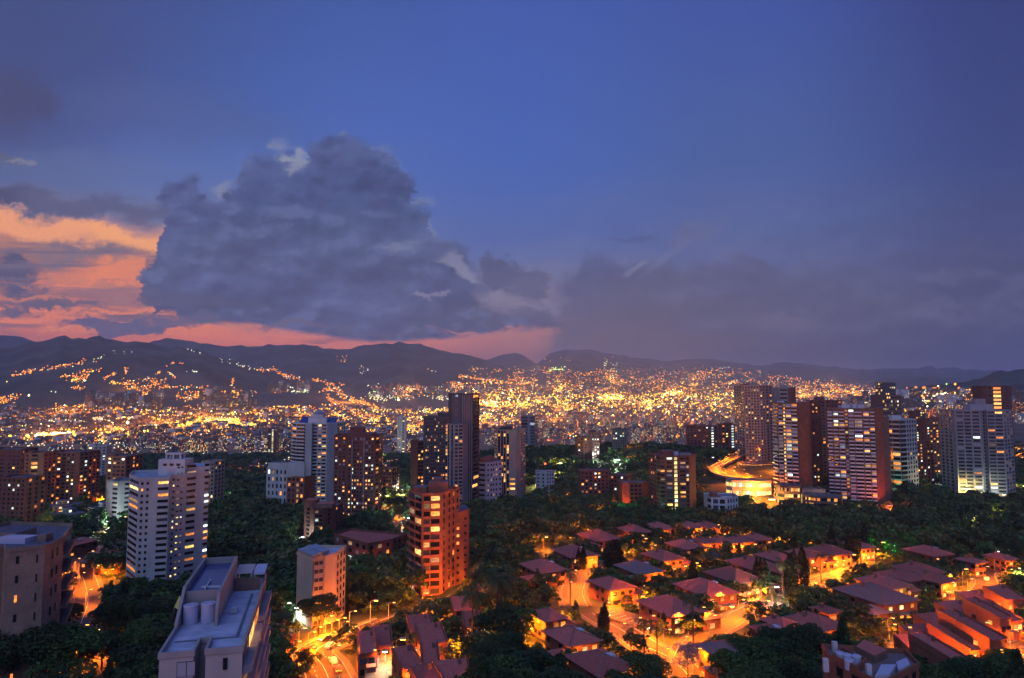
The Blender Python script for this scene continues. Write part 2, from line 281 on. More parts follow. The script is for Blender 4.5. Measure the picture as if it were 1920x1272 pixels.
emit('sodium', (1.0,0.42,0.06), 12); emit('lamp_white', (0.85,1.0,0.92), 14); emit('lamp_yellow', (1.0,0.85,0.25), 14); emit('lamp_red', (1.0,0.06,0.02), 10); emit('lamp_green', (0.1,1.0,0.15), 10); emit('head_light', (1.0,0.9,0.7), 8); emit('tail_light', (1.0,0.05,0.02), 6)
emit('far_orange', (1.0,0.25,0.015), 2.2); emit('far_amber', (1.0,0.42,0.03), 3.0); emit('far_yellow', (1.0,0.66,0.07), 3.4); emit('far_white', (0.9,0.95,0.7), 2.0); emit('far_green', (0.55,1.0,0.3), 2.5); emit('far_bright', (1.0,0.82,0.35), 12)
emit('sign_blue', (0.1,0.35,1.0), 4)
LIT = {'o':'lit_orange','a':'lit_amber','y':'lit_yellow','w':'lit_white','m':'lit_dim','c':'lit_cool','d':'window_dark','g':'window_grey','p':'curtain_pale'}
# far towers: their grid of panes is surface pattern; some rooms are lit
def tower_skin(name, wall, lit=0.25, warm=0.6, fw=3.2, fh=3.0, em=1.6):
    m, t, b = newmat(name); lk = t.links.new
    def mm(op, a, b_=None, clamp=False):
        n = mnode(t, 'ShaderNodeMath', operation=op); n.use_clamp = clamp
        for i, v in enumerate((a, b_)):
            if v is None: continue
            if isinstance(v, bpy.types.NodeSocket): lk(v, n.inputs[i])
            else: n.inputs[i].default_value = v
        return n.outputs[0]
    tc = mnode(t, 'ShaderNodeTexCoord'); p = mnode(t, 'ShaderNodeSeparateXYZ'); lk(tc.outputs['Object'], p.inputs[0])
    nn = mnode(t, 'ShaderNodeSeparateXYZ'); lk(tc.outputs['Normal'], nn.inputs[0])
    sel = mm('GREATER_THAN', mm('ABSOLUTE', nn.outputs[0]), 0.5)
    h = mm('ADD', mm('MULTIPLY', p.outputs[1], sel), mm('MULTIPLY', p.outputs[0], mm('SUBTRACT', 1.0, sel)))
    side = mm('LESS_THAN', mm('ABSOLUTE', nn.outputs[2]), 0.5)
    hx = mm('DIVIDE', h, fw); hz = mm('DIVIDE', p.outputs[2], fh)
    fx = mm('FRACT', hx); fz = mm('FRACT', hz)
    win = mm('MULTIPLY', mm('MULTIPLY', mm('GREATER_THAN', fx, 0.22), mm('LESS_THAN', fx, 0.80)), mm('MULTIPLY', mm('GREATER_THAN', fz, 0.30), mm('LESS_THAN', fz, 0.78)))
    win = mm('MULTIPLY', win, side)
    oi = mnode(t, 'ShaderNodeObjectInfo')
    cb = mnode(t, 'ShaderNodeCombineXYZ'); lk(mm('FLOOR', hx), cb.inputs[0]); lk(mm('FLOOR', hz), cb.inputs[1]); lk(mm('ADD', mm('MULTIPLY', sel, 37.0), mm('MULTIPLY', oi.outputs['Random'], 91.0)), cb.inputs[2])
    wn = mnode(t, 'ShaderNodeTexWhiteNoise', noise_dimensions='3D'); lk(cb.outputs[0], wn.inputs['Vector'])
    sc_ = mnode(t, 'ShaderNodeSeparateColor'); lk(wn.outputs['Color'], sc_.inputs[0])
    on = mm('MULTIPLY', mm('LESS_THAN', sc_.outputs[0], lit), win)
    mx = mnode(t, 'ShaderNodeMix', data_type='RGBA'); lk(win, mx.inputs[0]); mx.inputs[7].default_value = (0.03,0.03,0.04,1)
    nz = mnode(t, 'ShaderNodeTexNoise'); lk(tc.outputs['Object'], nz.inputs[0]); nz.inputs['Scale'].default_value = .15
    mw = mnode(t, 'ShaderNodeMix', data_type='RGBA', blend_type='MULTIPLY'); mw.inputs[0].default_value = .5; mw.inputs[6].default_value = tuple(wall)+(1,); lk(nz.outputs['Color'], mw.inputs[7])
    lk(mw.outputs[2], mx.inputs[6]); lk(mx.outputs[2], b.inputs['Base Color'])
    cr = mnode(t, 'ShaderNodeValToRGB'); lk(sc_.outputs[1], cr.inputs[0]); e = cr.color_ramp.elements; cr.color_ramp.interpolation = 'CONSTANT'
    e[0].color = (1,.30,.05,1); e[1].position = warm; e[1].color = (.9,.95,.7,1); q = e.new(warm*.5); q.color = (1,.55,.15,1); q = e.new(min(.97, warm+.25)); q.color = (1,.8,.4,1)
    lk(cr.outputs[0], b.inputs['Emission Color']); lk(mm('MULTIPLY', on, mm('MULTIPLY', mm('ADD', sc_.outputs[2], .35), em)), b.inputs['Emission Strength'])
    b.inputs['Roughness'].default_value = .7
    m.cycles.emission_sampling = 'NONE'
tower_skin('skin_brick', (0.40,0.14,0.08), .24, .7); tower_skin('skin_dark_brick', (0.22,0.09,0.06), .18, .6); tower_skin('skin_grey', (0.22,0.22,0.24), .25, .4); tower_skin('skin_white', (0.6,0.57,0.58), .22, .5); tower_skin('skin_beige', (0.42,0.33,0.26), .25, .5)
tower_skin('skin_far', (0.13,0.08,0.055), .3, .9, 6, 5, 1.0); tower_skin('skin_lively', (0.2,0.14,0.12), .55, .55, 3.2, 3.0, 1.8)
SKINS = ['skin_brick','skin_dark_brick','skin_grey','skin_white','skin_beige']

# ---------------------------------------------------------------- mesh helpers
class MB:
    def __init__(s): s.v = []; s.f = []; s.m = []
    def add(s, vs, fs, mi=0):
        n = len(s.v); s.v += [tuple(p) for p in vs]; s.f += [tuple(n+i for i in f) for f in fs]; s.m += [mi]*len(fs)
    def box(s, c, d, rz=0.0, mi=0):
        x, y, z = d[0]/2, d[1]/2, d[2]/2; cs, sn = math.cos(rz), math.sin(rz)
        vs = [(c[0]+px*x*cs-py*y*sn, c[1]+px*x*sn+py*y*cs, c[2]+pz*z) for px in (-1,1) for py in (-1,1) for pz in (-1,1)]
        s.add(vs, [(0,1,3,2),(4,6,7,5),(0,4,5,1),(2,3,7,6),(0,2,6,4),(1,5,7,3)], mi)
    def prism(s, poly, z0, z1, mi=0, top=None, inset=0.0):
        n = len(poly); a = sum(poly[i][0]*poly[(i+1)%n][1]-poly[(i+1)%n][0]*poly[i][1] for i in range(n))
        if a < 0: poly = poly[::-1]
        s.add([(p[0],p[1],z0) for p in poly]+[(p[0],p[1],z1) for p in poly], [tuple((i,(i+1)%n,(i+1)%n+n,i+n)) for i in range(n)], mi)
        s.add([(p[0],p[1],z1) for p in poly], [tuple(range(n))], mi if top is None else top)
        s.add([(p[0],p[1],z0) for p in poly], [tuple(range(n))[::-1]], mi)
    def tube(s, a, b, r0, r1=None, n=8, mi=0, caps=True):
        a, b = Vector(a), Vector(b); r1 = r0 if r1 is None else r1; d = (b-a).normalized()
        x = d.orthogonal().normalized(); y = d.cross(x)
        vs = [a+(x*math.cos(t)+y*math.sin(t))*r0 for t in [2*math.pi*i/n for i in range(n)]]+[b+(x*math.cos(t)+y*math.sin(t))*r1 for t in [2*math.pi*i/n for i in range(n)]]
        fs = [(i,(i+1)%n,(i+1)%n+n,i+n) for i in range(n)]
        if caps: fs += [tuple(range(n))[::-1], tuple(range(n,2*n))]
        s.add(vs, fs, mi)
    def cone(s, c, r, h, n=12, mi=0):
        s.add([(c[0]+r*math.cos(2*math.pi*i/n), c[1]+r*math.sin(2*math.pi*i/n), c[2]) for i in range(n)]+[(c[0],c[1],c[2]+h)], [(i,(i+1)%n,n) for i in range(n)]+[tuple(range(n))[::-1]], mi)
    def mesh(s, name, mats):
        me = bpy.data.meshes.new(name); me.from_pydata(s.v, [], s.f)
        for m in (mats if isinstance(mats, (list,tuple)) else [mats]): me.materials.append(MATS[m])
        me.polygons.foreach_set('material_index', s.m); me.update()
        return me
    def build(s, name, mats, parent=None, loc=None): return link(name, s.mesh(name, mats), parent, loc)
def link(name, data, parent=None, loc=None, rz=0.0, scale=None):
    o = bpy.data.objects.new(name, data); COL.objects.link(o)
    if parent is not None: o.parent = parent
    if loc is not None: o.location = loc
    o.rotation_euler = (0, 0, rz)
    if scale: o.scale = scale
    return o
def tag(o, label=None, cat=None, group=None, kind=None):
    if label: o['label'] = label
    if cat: o['category'] = cat
    if group: o['group'] = group
    if kind: o['kind'] = kind
    return o
def thing(name, label, cat, loc=(0,0,0), rz=0.0, group=None): return tag(link(name, None, None, loc, rz), label, cat, group)
def copy_tree(o, parent=None):
    c = o.copy(); COL.objects.link(c); c.parent = parent
    for ch in o.children: copy_tree(ch, c)
    return c
ORD = ['first','second','third','fourth','fifth','sixth','seventh','eighth','ninth','tenth','eleventh','twelfth','thirteenth','fourteenth','fifteenth','sixteenth','seventeenth','eighteenth','nineteenth','twentieth']
TENS = {2:'twenty',3:'thirty',4:'forty',5:'fifty',6:'sixty',7:'seventy',8:'eighty',9:'ninety'}
def ordinal(i):
    if i < 20: return ORD[i]
    t, r = divmod(i+1, 10)
    if t >= 10: return 'hundred and '+ordinal(i-100)
    return TENS[t]+'-'+ORD[r-1] if r else TENS[t].replace('ty', 'tieth')

# ---------------------------------------------------------------- terrain
YZ = [(-200,-60),(0,-64),(100,-68),(150,-72),(190,-75),(280,-82),(400,-87),(500,-93),(700,-102),(1000,-118),(1500,-143),(2500,-190),(3500,-212),(5000,-212),(40000,-212)]
_y, _z = np.array([p[0] for p in YZ], float), np.array([p[1] for p in YZ], float)
def sm(t): t = np.clip(t, 0, 1); return t*t*(3-2*t)
_tab = RNG.random((64,64))
def vnoise(x, y):
    xi = np.floor(x).astype(int); yi = np.floor(y).astype(int); fx = sm(x-xi); fy = sm(y-yi)
    g = lambda i, j: _tab[i % 64, j % 64]
    return (g(xi,yi)*(1-fx)+g(xi+1,yi)*fx)*(1-fy)+(g(xi,yi+1)*(1-fx)+g(xi+1,yi+1)*fx)*fy
def fbm(x, y, o=4):
    s, a = 0, .5
    for i in range(o): s = s+a*(vnoise(x, y)-.5); x = x*2.03+7.1; y = y*2.03+3.7; a *= .5
    return s
RIDGES = [  # crest in the photo (u, v), distance of its foot, of its crest, slope power
 ([(-900,668),(-300,660),(0,651),(60,641),(120,630),(190,633),(240,641),(300,648),(350,651),(400,666),(460,684),(520,700),(600,726),(700,750),(800,790),(3000,900)], 2900, 6500, .95),
 ([(-900,640),(-300,636),(0,628),(50,635),(90,644),(200,652),(270,648),(300,640),(332,632),(360,641),(400,647),(450,644),(500,650),(560,647),(600,652),(640,655),(690,648),(755,640),(800,646),(840,657),(900,670),(950,688),(1050,720),(3000,780)], 5600, 10500, 1.1),
 ([(-900,700),(840,690),(880,680),(930,668),(965,665),(1000,676),(1040,690),(1200,700),(3000,700)], 8000, 15500, 1.0),
 ([(-900,760),(940,720),(1005,682),(1030,664),(1050,656),(1090,658),(1180,668),(1250,676),(1330,672),(1420,684),(1500,681),(1600,693),(1750,688),(1900,696),(2400,680),(3000,660)], 4600, 18500, 1.15),
 ([(-900,900),(1500,790),(1640,745),(1690,731),(1760,722),(1810,716),(1850,703),(1885,694),(1925,694),(2000,688),(2200,665),(2600,640),(3000,640)], 1300, 3600, 1.0)]
RT = [(np.array([ray(u, v)[0] for u, v in r[0]]), np.array([ray(u, v)[1] for u, v in r[0]]), r[1], r[2], r[3]) for r in RIDGES]
BUMPS = [(250, 690, 24, 90, 110), (130, 900, 34, 260, 170), (-420, 900, -6, 200, 200)]
def H(x, y):
    x = np.asarray(x, float); y = np.asarray(y, float)
    b = np.interp(y, _y, _z) + fbm(x/60, y/60, 3)*3.0*sm((y-120)/200) + fbm(x/700+5, y/700, 4)*40*sm((y-1500)/3000)
    for cx, cy, h, rx, ry in BUMPS: b = b + h*np.exp(-((x-cx)/rx)**2-((y-cy)/ry)**2)
    ys = np.maximum(y, 1.0); a = np.clip(x/ys, -2, 2); out = b
    for k, (ra, re, y0, yc, pw) in enumerate(RT):
        cz = np.interp(a, ra, re)*yc
        t = np.clip((y-y0)/(yc-y0), 0, 1); up = np.power(t, pw)*(1-.25*t*(1-t))
        down = 1-sm((y-yc)/(yc*.35))
        g = (fbm(x/900+k*9, y/1500, 5)*.34+fbm(x/300+k*3, y/700, 4)*.26)*np.sin(np.clip(t, 0, 1)*math.pi)
        jag = fbm(a*60+k, y*0+k*3.1, 4)*.012*yc*t
        base = np.interp(y, _y, _z)
        z = base + (cz-base)*(up*down+g*down*(cz > base))+jag*down
        out = np.where(cz > base, np.maximum(out, z), out)
    return out
def hz(x, y): return float(H(np.array([x]), np.array([y]))[0])
_ys = np.concatenate([np.arange(110, 1400, 2.0), 1400*np.power(1.012, np.arange(0, 190))])
def place(u, v, dz=0.0):                      # where the sight line through a photo pixel meets the ground (+dz)
    a, e = ray(u, v); z = H(a*_ys, _ys)+dz; k = np.nonzero(e*_ys <= z)[0]
    if len(k) == 0: return None
    i = k[0]
    if i == 0: y = _ys[0]
    else:
        d0 = e*_ys[i-1]-z[i-1]; d1 = z[i]-e*_ys[i]; y = _ys[i-1]+(_ys[i]-_ys[i-1])*d0/(d0+d1+1e-9)
    return Vector((a*y, y, hz(a*y, y)))
yy_ = np.concatenate([np.arange(-150, 60, 15), np.arange(60, 620, 5.0), np.arange(620, 1500, 14.0), 1500*np.power(1.0135, np.arange(0, 212))])
ss_ = np.linspace(-1.45, 1.45, 300)
GX = ss_[None,:]*(yy_[:,None]+220); GY = np.repeat(yy_[:,None], len(ss_), 1); GZ = H(GX, GY)
me = bpy.data.meshes.new('ground'); nr, nc = GX.shape
me.vertices.add(nr*nc); me.vertices.foreach_set('co', np.stack([GX, GY, GZ], -1).ravel())
ii = (np.arange(nr-1)[:,None]*nc+np.arange(nc-1)[None,:]).ravel()
fq = np.stack([ii, ii+1, ii+1+nc, ii+nc], -1)
me.loops.add(fq.size); me.loops.foreach_set('vertex_index', fq.ravel()); me.polygons.add(len(fq)); me.polygons.foreach_set('loop_start', np.arange(0, fq.size, 4)); me.polygons.foreach_set('loop_total', np.full(len(fq), 4))
me.polygons.foreach_set('use_smooth', np.ones(len(fq), bool)); me.update(calc_edges=True)
m, t, b = newmat('ground'); lk = t.links.new
ge = mnode(t, 'ShaderNodeNewGeometry'); sx_ = mnode(t, 'ShaderNodeSeparateXYZ'); lk(ge.outputs['Position'], sx_.inputs[0])
def gr(inp, stops):
    r = mnode(t, 'ShaderNodeValToRGB'); lk(inp, r.inputs[0]); e = r.color_ramp.elements
    e[0].position = stops[0][0]; e[0].color = stops[0][1]+(1,); e[1].position = stops[-1][0]; e[1].color = stops[-1][1]+(1,)
    for p, c in stops[1:-1]: q = e.new(p); q.color = c+(1,)
    return r.outputs[0]
def nz_(s, d=5):
    n = mnode(t, 'ShaderNodeTexNoise'); lk(ge.outputs['Position'], n.inputs[0]); n.inputs['Scale'].default_value = s; n.inputs['Detail'].default_value = d; return n.outputs['Fac']
grass = gr(nz_(.12, 8), [(.3,(.018,.030,.010)),(.5,(.035,.055,.018)),(.7,(.06,.06,.03))])
town = gr(nz_(.02, 10), [(.35,(.10,.07,.05)),(.5,(.22,.15,.10)),(.65,(.06,.06,.03))])
forest = gr(nz_(.003, 12), [(.38,(.008,.018,.014)),(.5,(.03,.05,.04)),(.66,(.10,.11,.085))])
def mr_(inp, a, b_):
    n = mnode(t, 'ShaderNodeMapRange'); lk(inp, n.inputs[0]); n.inputs[1].default_value = a; n.inputs[2].default_value = b_; return n.outputs[0]
def mxx(f, a, b_):
    n = mnode(t, 'ShaderNodeMix', data_type='RGBA'); lk(f, n.inputs[0]); lk(a, n.inputs[6]); lk(b_, n.inputs[7]); return n.outputs[2]
c = mxx(mr_(sx_.outputs[1], 1000, 1900), grass, town); c = mxx(mr_(sx_.outputs[2], -150, 60), c, mxx(mr_(sx_.outputs[1], 1200, 2200), c, forest))
lk(c, b.inputs['Base Color']); b.inputs['Roughness'].default_value = .95
me.materials.append(m)
tag(link('ground', me), kind='structure')
# ---------------------------------------------------------------- the far city in the valley (beyond counting: one object of lamps, one of buildings)
_ag = np.linspace(-1.1, 1.1, 700); _yf = 120*np.power(1.006, np.arange(0, 830))
_AG, _YG = np.meshgrid(_ag, _yf, indexing='ij'); _HG = H(_AG*_YG, _YG); _EG = np.maximum.accumulate(_HG/_YG, axis=1)
def place_fast(u, v):
    a, e = ray(u, v); i = min(699, max(0, int(round((a+1.1)/2.2*699)))); k = int(np.searchsorted(_EG[i], e))
    if k >= len(_yf): return None
    y = float(_yf[k]); return a*y, y, float(_HG[i, k])
lights = {k: [] for k in ('far_orange','far_amber','far_yellow','far_white','far_green','far_bright')}
PAL = {'o':[('far_orange',.75),('far_amber',.18),('far_white',.07)], 'm':[('far_orange',.50),('far_amber',.27),('far_yellow',.13),('far_white',.10)],
       'y':[('far_orange',.2),('far_amber',.4),('far_yellow',.3),('far_bright',.04),('far_white',.06)], 'w':[('far_white',.7),('far_orange',.18),('far_yellow',.12)], 'g':[('far_green',.45),('far_yellow',.45),('far_white',.1)], 'f':[('far_orange',.7),('far_amber',.3)]}
rr = random.Random(3)
def lamp(u, v, pal, s=1.0):
    if pal in PAL:
        x = rr.random()
        for k, w in PAL[pal]:
            x -= w
            if x <= 0: break
    else: k = pal
    p = place_fast(u, v)
    if p is None: return
    x, y, z = p; lights[k].append((x, y, z+5+y*.0004, y*.00116*s*rr.uniform(.5, 1.1)))
def cloudz(u0, v0, u1, v1, n, pal, s=1.0, clump=0.0):
    k = 0; cs = [(rr.uniform(u0,u1), rr.uniform(v0,v1)) for _ in range(max(3, int(n/14)))]
    while k < n:
        if clump and rr.random() < clump:
            c = rr.choice(cs); u, v = rr.gauss(c[0], 7), rr.gauss(c[1], 1.8)
        else: u, v = rr.uniform(u0, u1), rr.uniform(v0, v1)
        lamp(u, v, pal, s); k += 1
def strip(pts, th, n, pal, s=1.0, even=False):
    L_ = [math.dist(pts[i], pts[i+1]) for i in range(len(pts)-1)]; T = sum(L_)
    for k in range(n):
        d = (k+.5)/n*T if even else rr.uniform(0, T)
        for i, l in enumerate(L_):
            if d <= l or i == len(L_)-1: break
            d -= l
        q = d/l; lamp(pts[i][0]*(1-q)+pts[i+1][0]*q+rr.gauss(0, .3), pts[i][1]*(1-q)+pts[i+1][1]*q+rr.gauss(0, th*.5), pal, s)
# slopes of the left mountain
strip([(20,708),(50,702),(62,697),(110,690),(150,684),(163,677)], 4, 100, 'o'); strip([(175,683),(195,670),(195,660)], 3, 8, 'w', .8)
cloudz(114,703,165,718,70,'o',1,.5); strip([(132,714),(163,714)],3,18,'y'); strip([(132,731),(160,730)],3,16,'o'); strip([(148,702),(190,697)],3,24,'m')
strip([(188,716),(205,709),(220,702)],3,20,'o'); cloudz(232,694,243,704,14,'o'); strip([(205,720),(222,722),(250,724)],3,26,'m'); cloudz(230,719,252,732,42,'o',1,.4); cloudz(252,728,288,745,60,'o',1,.4); cloudz(266,712,314,732,66,'o',1,.5)
strip([(312,684),(347,684)],2,9,'o'); strip([(312,690),(316,702),(328,712)],3,14,'o'); strip([(288,708),(300,700)],2,8,'o'); strip([(318,730),(390,728)],3,24,'o'); cloudz(330,737,372,755,56,'o',1,.5)
strip([(344,655),(388,667)],2,4,'w'); strip([(410,676),(478,694)],5,20,'w',.8); strip([(350,700),(372,699)],1,6,'w'); strip([(438,712),(432,730),(445,742)],6,26,'o'); cloudz(440,735,466,756,44,'o',1,.4)
cloudz(0,746,30,760,60,'o',1,.4); lamp(54,745,'far_bright',1.6); lamp(96,738,'far_green',1.3); lamp(104,738,'far_white',1.1); strip([(10,722),(14,721)],1,1,'w'); strip([(190,660),(250,662)],4,6,'w',.6)
# plain on the left
cloudz(0,768,210,792,330,'o',1,.5); cloudz(100,757,215,782,150,'m',1,.5); cloudz(165,741,300,765,190,'w',.8,.6); cloudz(210,748,300,770,60,'o',1,.4)
cloudz(205,766,480,802,560,'m',1,.6); cloudz(380,735,480,765,150,'m',.9,.6); lamp(396,769,'far_bright',2.6); lamp(239,796,'far_bright',2.4); lamp(224,752,'far_bright',1.4); lamp(6,828,'far_white',2.6)
for k in range(8): strip([(0+k*12,808-k*2.1),(120+k*14,793-k*1.2),(230+k*5,791-k*.8)],.7,34,'w',.9)
cloudz(0,786,60,806,60,'w',.8,.3)
strip([(60,821),(120,819),(230,819)],4,200,'y',1.1); cloudz(70,814,125,822,36,'far_bright',.8); strip([(0,826),(230,828)],5,110,'o'); strip([(190,826),(240,810),(300,800),(400,792),(470,798)],7,330,'y',1.1); cloudz(255,785,300,806,90,'y',1,.4)
cloudz(350,775,440,800,220,'y',1.05,.5); cloudz(320,800,385,820,90,'o',1,.4); cloudz(300,800,480,830,170,'m',.9,.5); cloudz(0,830,300,850,120,'w',.8,.4)
strip([(0,824),(130,818),(240,822)],3,120,'far_yellow',1.7); strip([(50,820),(135,816)],2,50,'far_bright',1.3); strip([(0,812),(240,806)],2,60,'far_amber',1.5); strip([(240,815),(330,800),(430,790),(480,800)],4,160,'far_yellow',1.4); cloudz(380,785,440,796,26,'far_bright',.8); cloudz(0,792,480,830,260,'y',1,.3)
# middle
strip([(480,696),(512,696)],3,20,'o'); strip([(512,693),(530,705),(570,716)],5,60,'o'); cloudz(503,728,578,738,50,'w',1,.3); strip([(503,729),(575,737)],2,24,'g',1.0); strip([(585,714),(612,719)],3,24,'o'); cloudz(605,722,645,742,90,'o',1,.4)
strip([(612,748),(640,765),(700,788)],6,130,'o'); strip([(640,745),(700,764),(712,775)],6,120,'o'); strip([(655,752),(690,757)],5,40,'o')
cloudz(480,763,612,802,430,'m',1,.6); cloudz(610,768,870,800,470,'m',1,.6); strip([(610,775),(740,800),(820,812)],5,170,'y'); strip([(700,773),(790,772),(870,770)],3,90,'y'); cloudz(600,795,880,832,380,'m',1,.6); cloudz(700,726,845,752,250,'w',.9,.6); cloudz(740,728,850,742,90,'m',1,.5)
lamp(747,754,'far_bright',1.6); cloudz(690,734,712,742,12,'g',1); cloudz(630,668,650,681,9,'o',.8); cloudz(673,684,690,704,9,'w',.7); strip([(800,694),(817,699)],1,5,'w',.8); strip([(840,728),(870,725)],6,50,'o'); cloudz(840,718,960,735,130,'m',1,.6); strip([(860,708),(960,720)],3,70,'o')
cloudz(895,755,960,760,30,'far_bright',.8); cloudz(870,735,965,800,640,'y',1,.5); cloudz(880,690,960,715,60,'o',.8,.4); cloudz(905,800,1000,835,60,'m',1,.4)
# the great slope in the middle and on the right
cloudz(960,697,1440,722,620,'o',.85,.6); cloudz(960,690,1080,704,60,'o',.8,.4); cloudz(960,718,1440,745,820,'m',.9,.6); cloudz(960,742,1420,778,1150,'y',.95,.5)
for k in range(9): strip([(880+k*8,778-k*3.4),(1000+k*18,766-k*3.1),(1180+k*9,762-k*2.6),(1430,757-k*3.0)],1.2,110,'y',.9)
cloudz(965,754,1015,763,60,'far_yellow',1); cloudz(1134,743,1166,753,26,'far_bright',.75); cloudz(1245,735,1282,743,22,'far_bright',.7); cloudz(1140,742,1170,752,40,'far_yellow',1); strip([(1030,698),(1060,692)],4,30,'g',1.0); cloudz(1130,666,1160,700,30,'w',.7); cloudz(1020,668,1080,680,8,'o',.8)
strip([(1268,674),(1270,676)],1,3,'o'); lamp(1318,688,'far_orange'); cloudz(1180,690,1400,700,30,'o',.7); lamp(1401,686,'far_white',.7); cloudz(1350,690,1370,694,8,'w',.7)
for k in range(5): strip([(1440,708+k*8),(1510,715+k*7),(1650,734+k*3)],5,100,'o',.85)
cloudz(900,776,1440,800,520,'m',1,.5); cloudz(980,796,1420,822,300,'m',.9,.5); cloudz(1440,750,1650,775,240,'m',.9,.5); cloudz(1540,770,1720,790,120,'m',.8,.4); cloudz(1690,770,1930,800,220,'m',.9,.4); cloudz(1690,800,1800,840,80,'m',.9,.4)
strip([(1380,756),(1480,748),(1560,736),(1650,738)],2.5,170,'y',1); cloudz(1440,722,1560,752,190,'m',.9,.5); cloudz(1560,724,1655,740,70,'o',.8,.4)
# hillside on the far right
strip([(1700,729),(1780,733),(1810,733)],2,16,'f',1.9); strip([(1806,733),(1842,737)],2,8,'f',1.8); lamp(1791,723,'far_amber',2); lamp(1775,723,'far_green',1.4); strip([(1728,745),(1740,756)],2,10,'f',1.3); strip([(1778,742),(1790,755)],2,10,'f',1.4)
cloudz(1730,735,1792,757,150,'w',1,.4); cloudz(1745,738,1780,744,22,'far_bright',.8); cloudz(1590,748,1690,764,70,'w',.9,.5); cloudz(1795,738,1850,764,70,'m',1,.5); cloudz(1895,738,1960,768,110,'w',.9,.5); cloudz(1700,760,1790,790,60,'m',.9,.4)
OV = np.array([(1,0,0),(-1,0,0),(0,1,0),(0,-1,0),(0,0,1),(0,0,-1)], float); OF = np.array([(0,2,4),(2,1,4),(1,3,4),(3,0,4),(2,0,5),(1,2,5),(3,1,5),(0,3,5)])
def octas(arr):
    a = np.array(arr); v = (OV[None]*a[:,3,None,None]+a[:,None,:3]).reshape(-1, 3); f = (OF[None]+np.arange(len(a))[:,None,None]*6).reshape(-1, 3); return v, f
def npmesh(name, v, f, mats, mi=None, smooth_=False):
    me = bpy.data.meshes.new(name); k = f.shape[1]
    me.vertices.add(len(v)); me.vertices.foreach_set('co', np.ascontiguousarray(v, dtype=np.float32).ravel()); me.loops.add(f.size); me.loops.foreach_set('vertex_index', f.ravel().astype(np.int32))
    me.polygons.add(len(f)); me.polygons.foreach_set('loop_start', np.arange(0, f.size, k)); me.polygons.foreach_set('loop_total', np.full(len(f), k))
    for m_ in mats: me.materials.append(MATS[m_])
    if mi is not None: me.polygons.foreach_set('material_index', mi)
    me.update(calc_edges=True); return me
vs, fs, ms = [], [], []; off = 0
for i, (k, arr) in enumerate(lights.items()):
    if not arr: continue
    v, f = octas(arr); vs.append(v); fs.append(f+off); ms.append(np.full(len(f), i)); off += len(v)
tag(link('distant_city_lights', npmesh('distant_city_lights', np.concatenate(vs), np.concatenate(fs), list(lights), np.concatenate(ms))), 'thousands of orange and yellow lamps of the city across the valley floor and slopes', 'city lights', kind='stuff')
print('far lights', sum(len(a) for a in lights.values()))
# far low buildings: boxes with flat roofs
BXV = np.array([(x,y,z) for x in (-.5,.5) for y in (-.5,.5) for z in (0,1)], float); BXF = np.array([(0,1,3,2),(4,6,7,5),(0,4,5,1),(2,3,7,6),(1,5,7,3)])
def boxes(rows):
    r = np.array(rows); c, s = np.cos(r[:,6]), np.sin(r[:,6]); v = BXV[None]*r[:,None,3:6]
    x = v[...,0]*c[:,None]-v[...,1]*s[:,None]+r[:,0,None]; y = v[...,0]*s[:,None]+v[...,1]*c[:,None]+r[:,1,None]; z = v[...,2]+r[:,2,None]
    return np.stack([x,y,z],-1).reshape(-1,3), (BXF[None]+np.arange(len(r))[:,None,None]*8).reshape(-1,4)
rows = []; mi = []
for (u0,v0,u1,v1,n,h0,h1) in ((0,768,480,835,620,6,22),(165,748,300,768,70,25,55),(380,735,480,765,50,20,50),(480,765,880,835,560,6,24),(500,722,580,738,30,25,55),(700,728,850,745,90,22,50),(870,725,1420,778,700,6,26),(960,700,1440,735,420,5,10),(900,776,1440,815,330,8,26),(1440,750,1720,785,120,8,22),(1440,715,1650,750,180,5,12),(1590,748,1700,765,24,25,55),(1700,735,1860,765,60,8,30),(1895,740,1960,768,24,20,45)):
    for _ in range(n):
        p = place_fast(rr.uniform(u0,u1), rr.uniform(v0,v1))
        if p is None or p[1] < 1250: continue
        k = 1+p[1]/4000; w = rr.uniform(12,26)*(.6+.4*k); h = rr.uniform(h0,h1)
        rows.append((p[0],p[1],p[2]-3,w,w*rr.uniform(.6,1.3),h+3,rr.uniform(-.5,.5))); mi.append(rr.choice([0,0,0,0,0,1,2]))
v, f = boxes(rows)
tag(link('distant_city_buildings', npmesh('distant_city_buildings', v, f, ['skin_far','skin_white','skin_grey'], np.repeat(np.array(mi), 5))), 'mass of small blocks and houses of the city far across the valley', 'city buildings', kind='stuff')
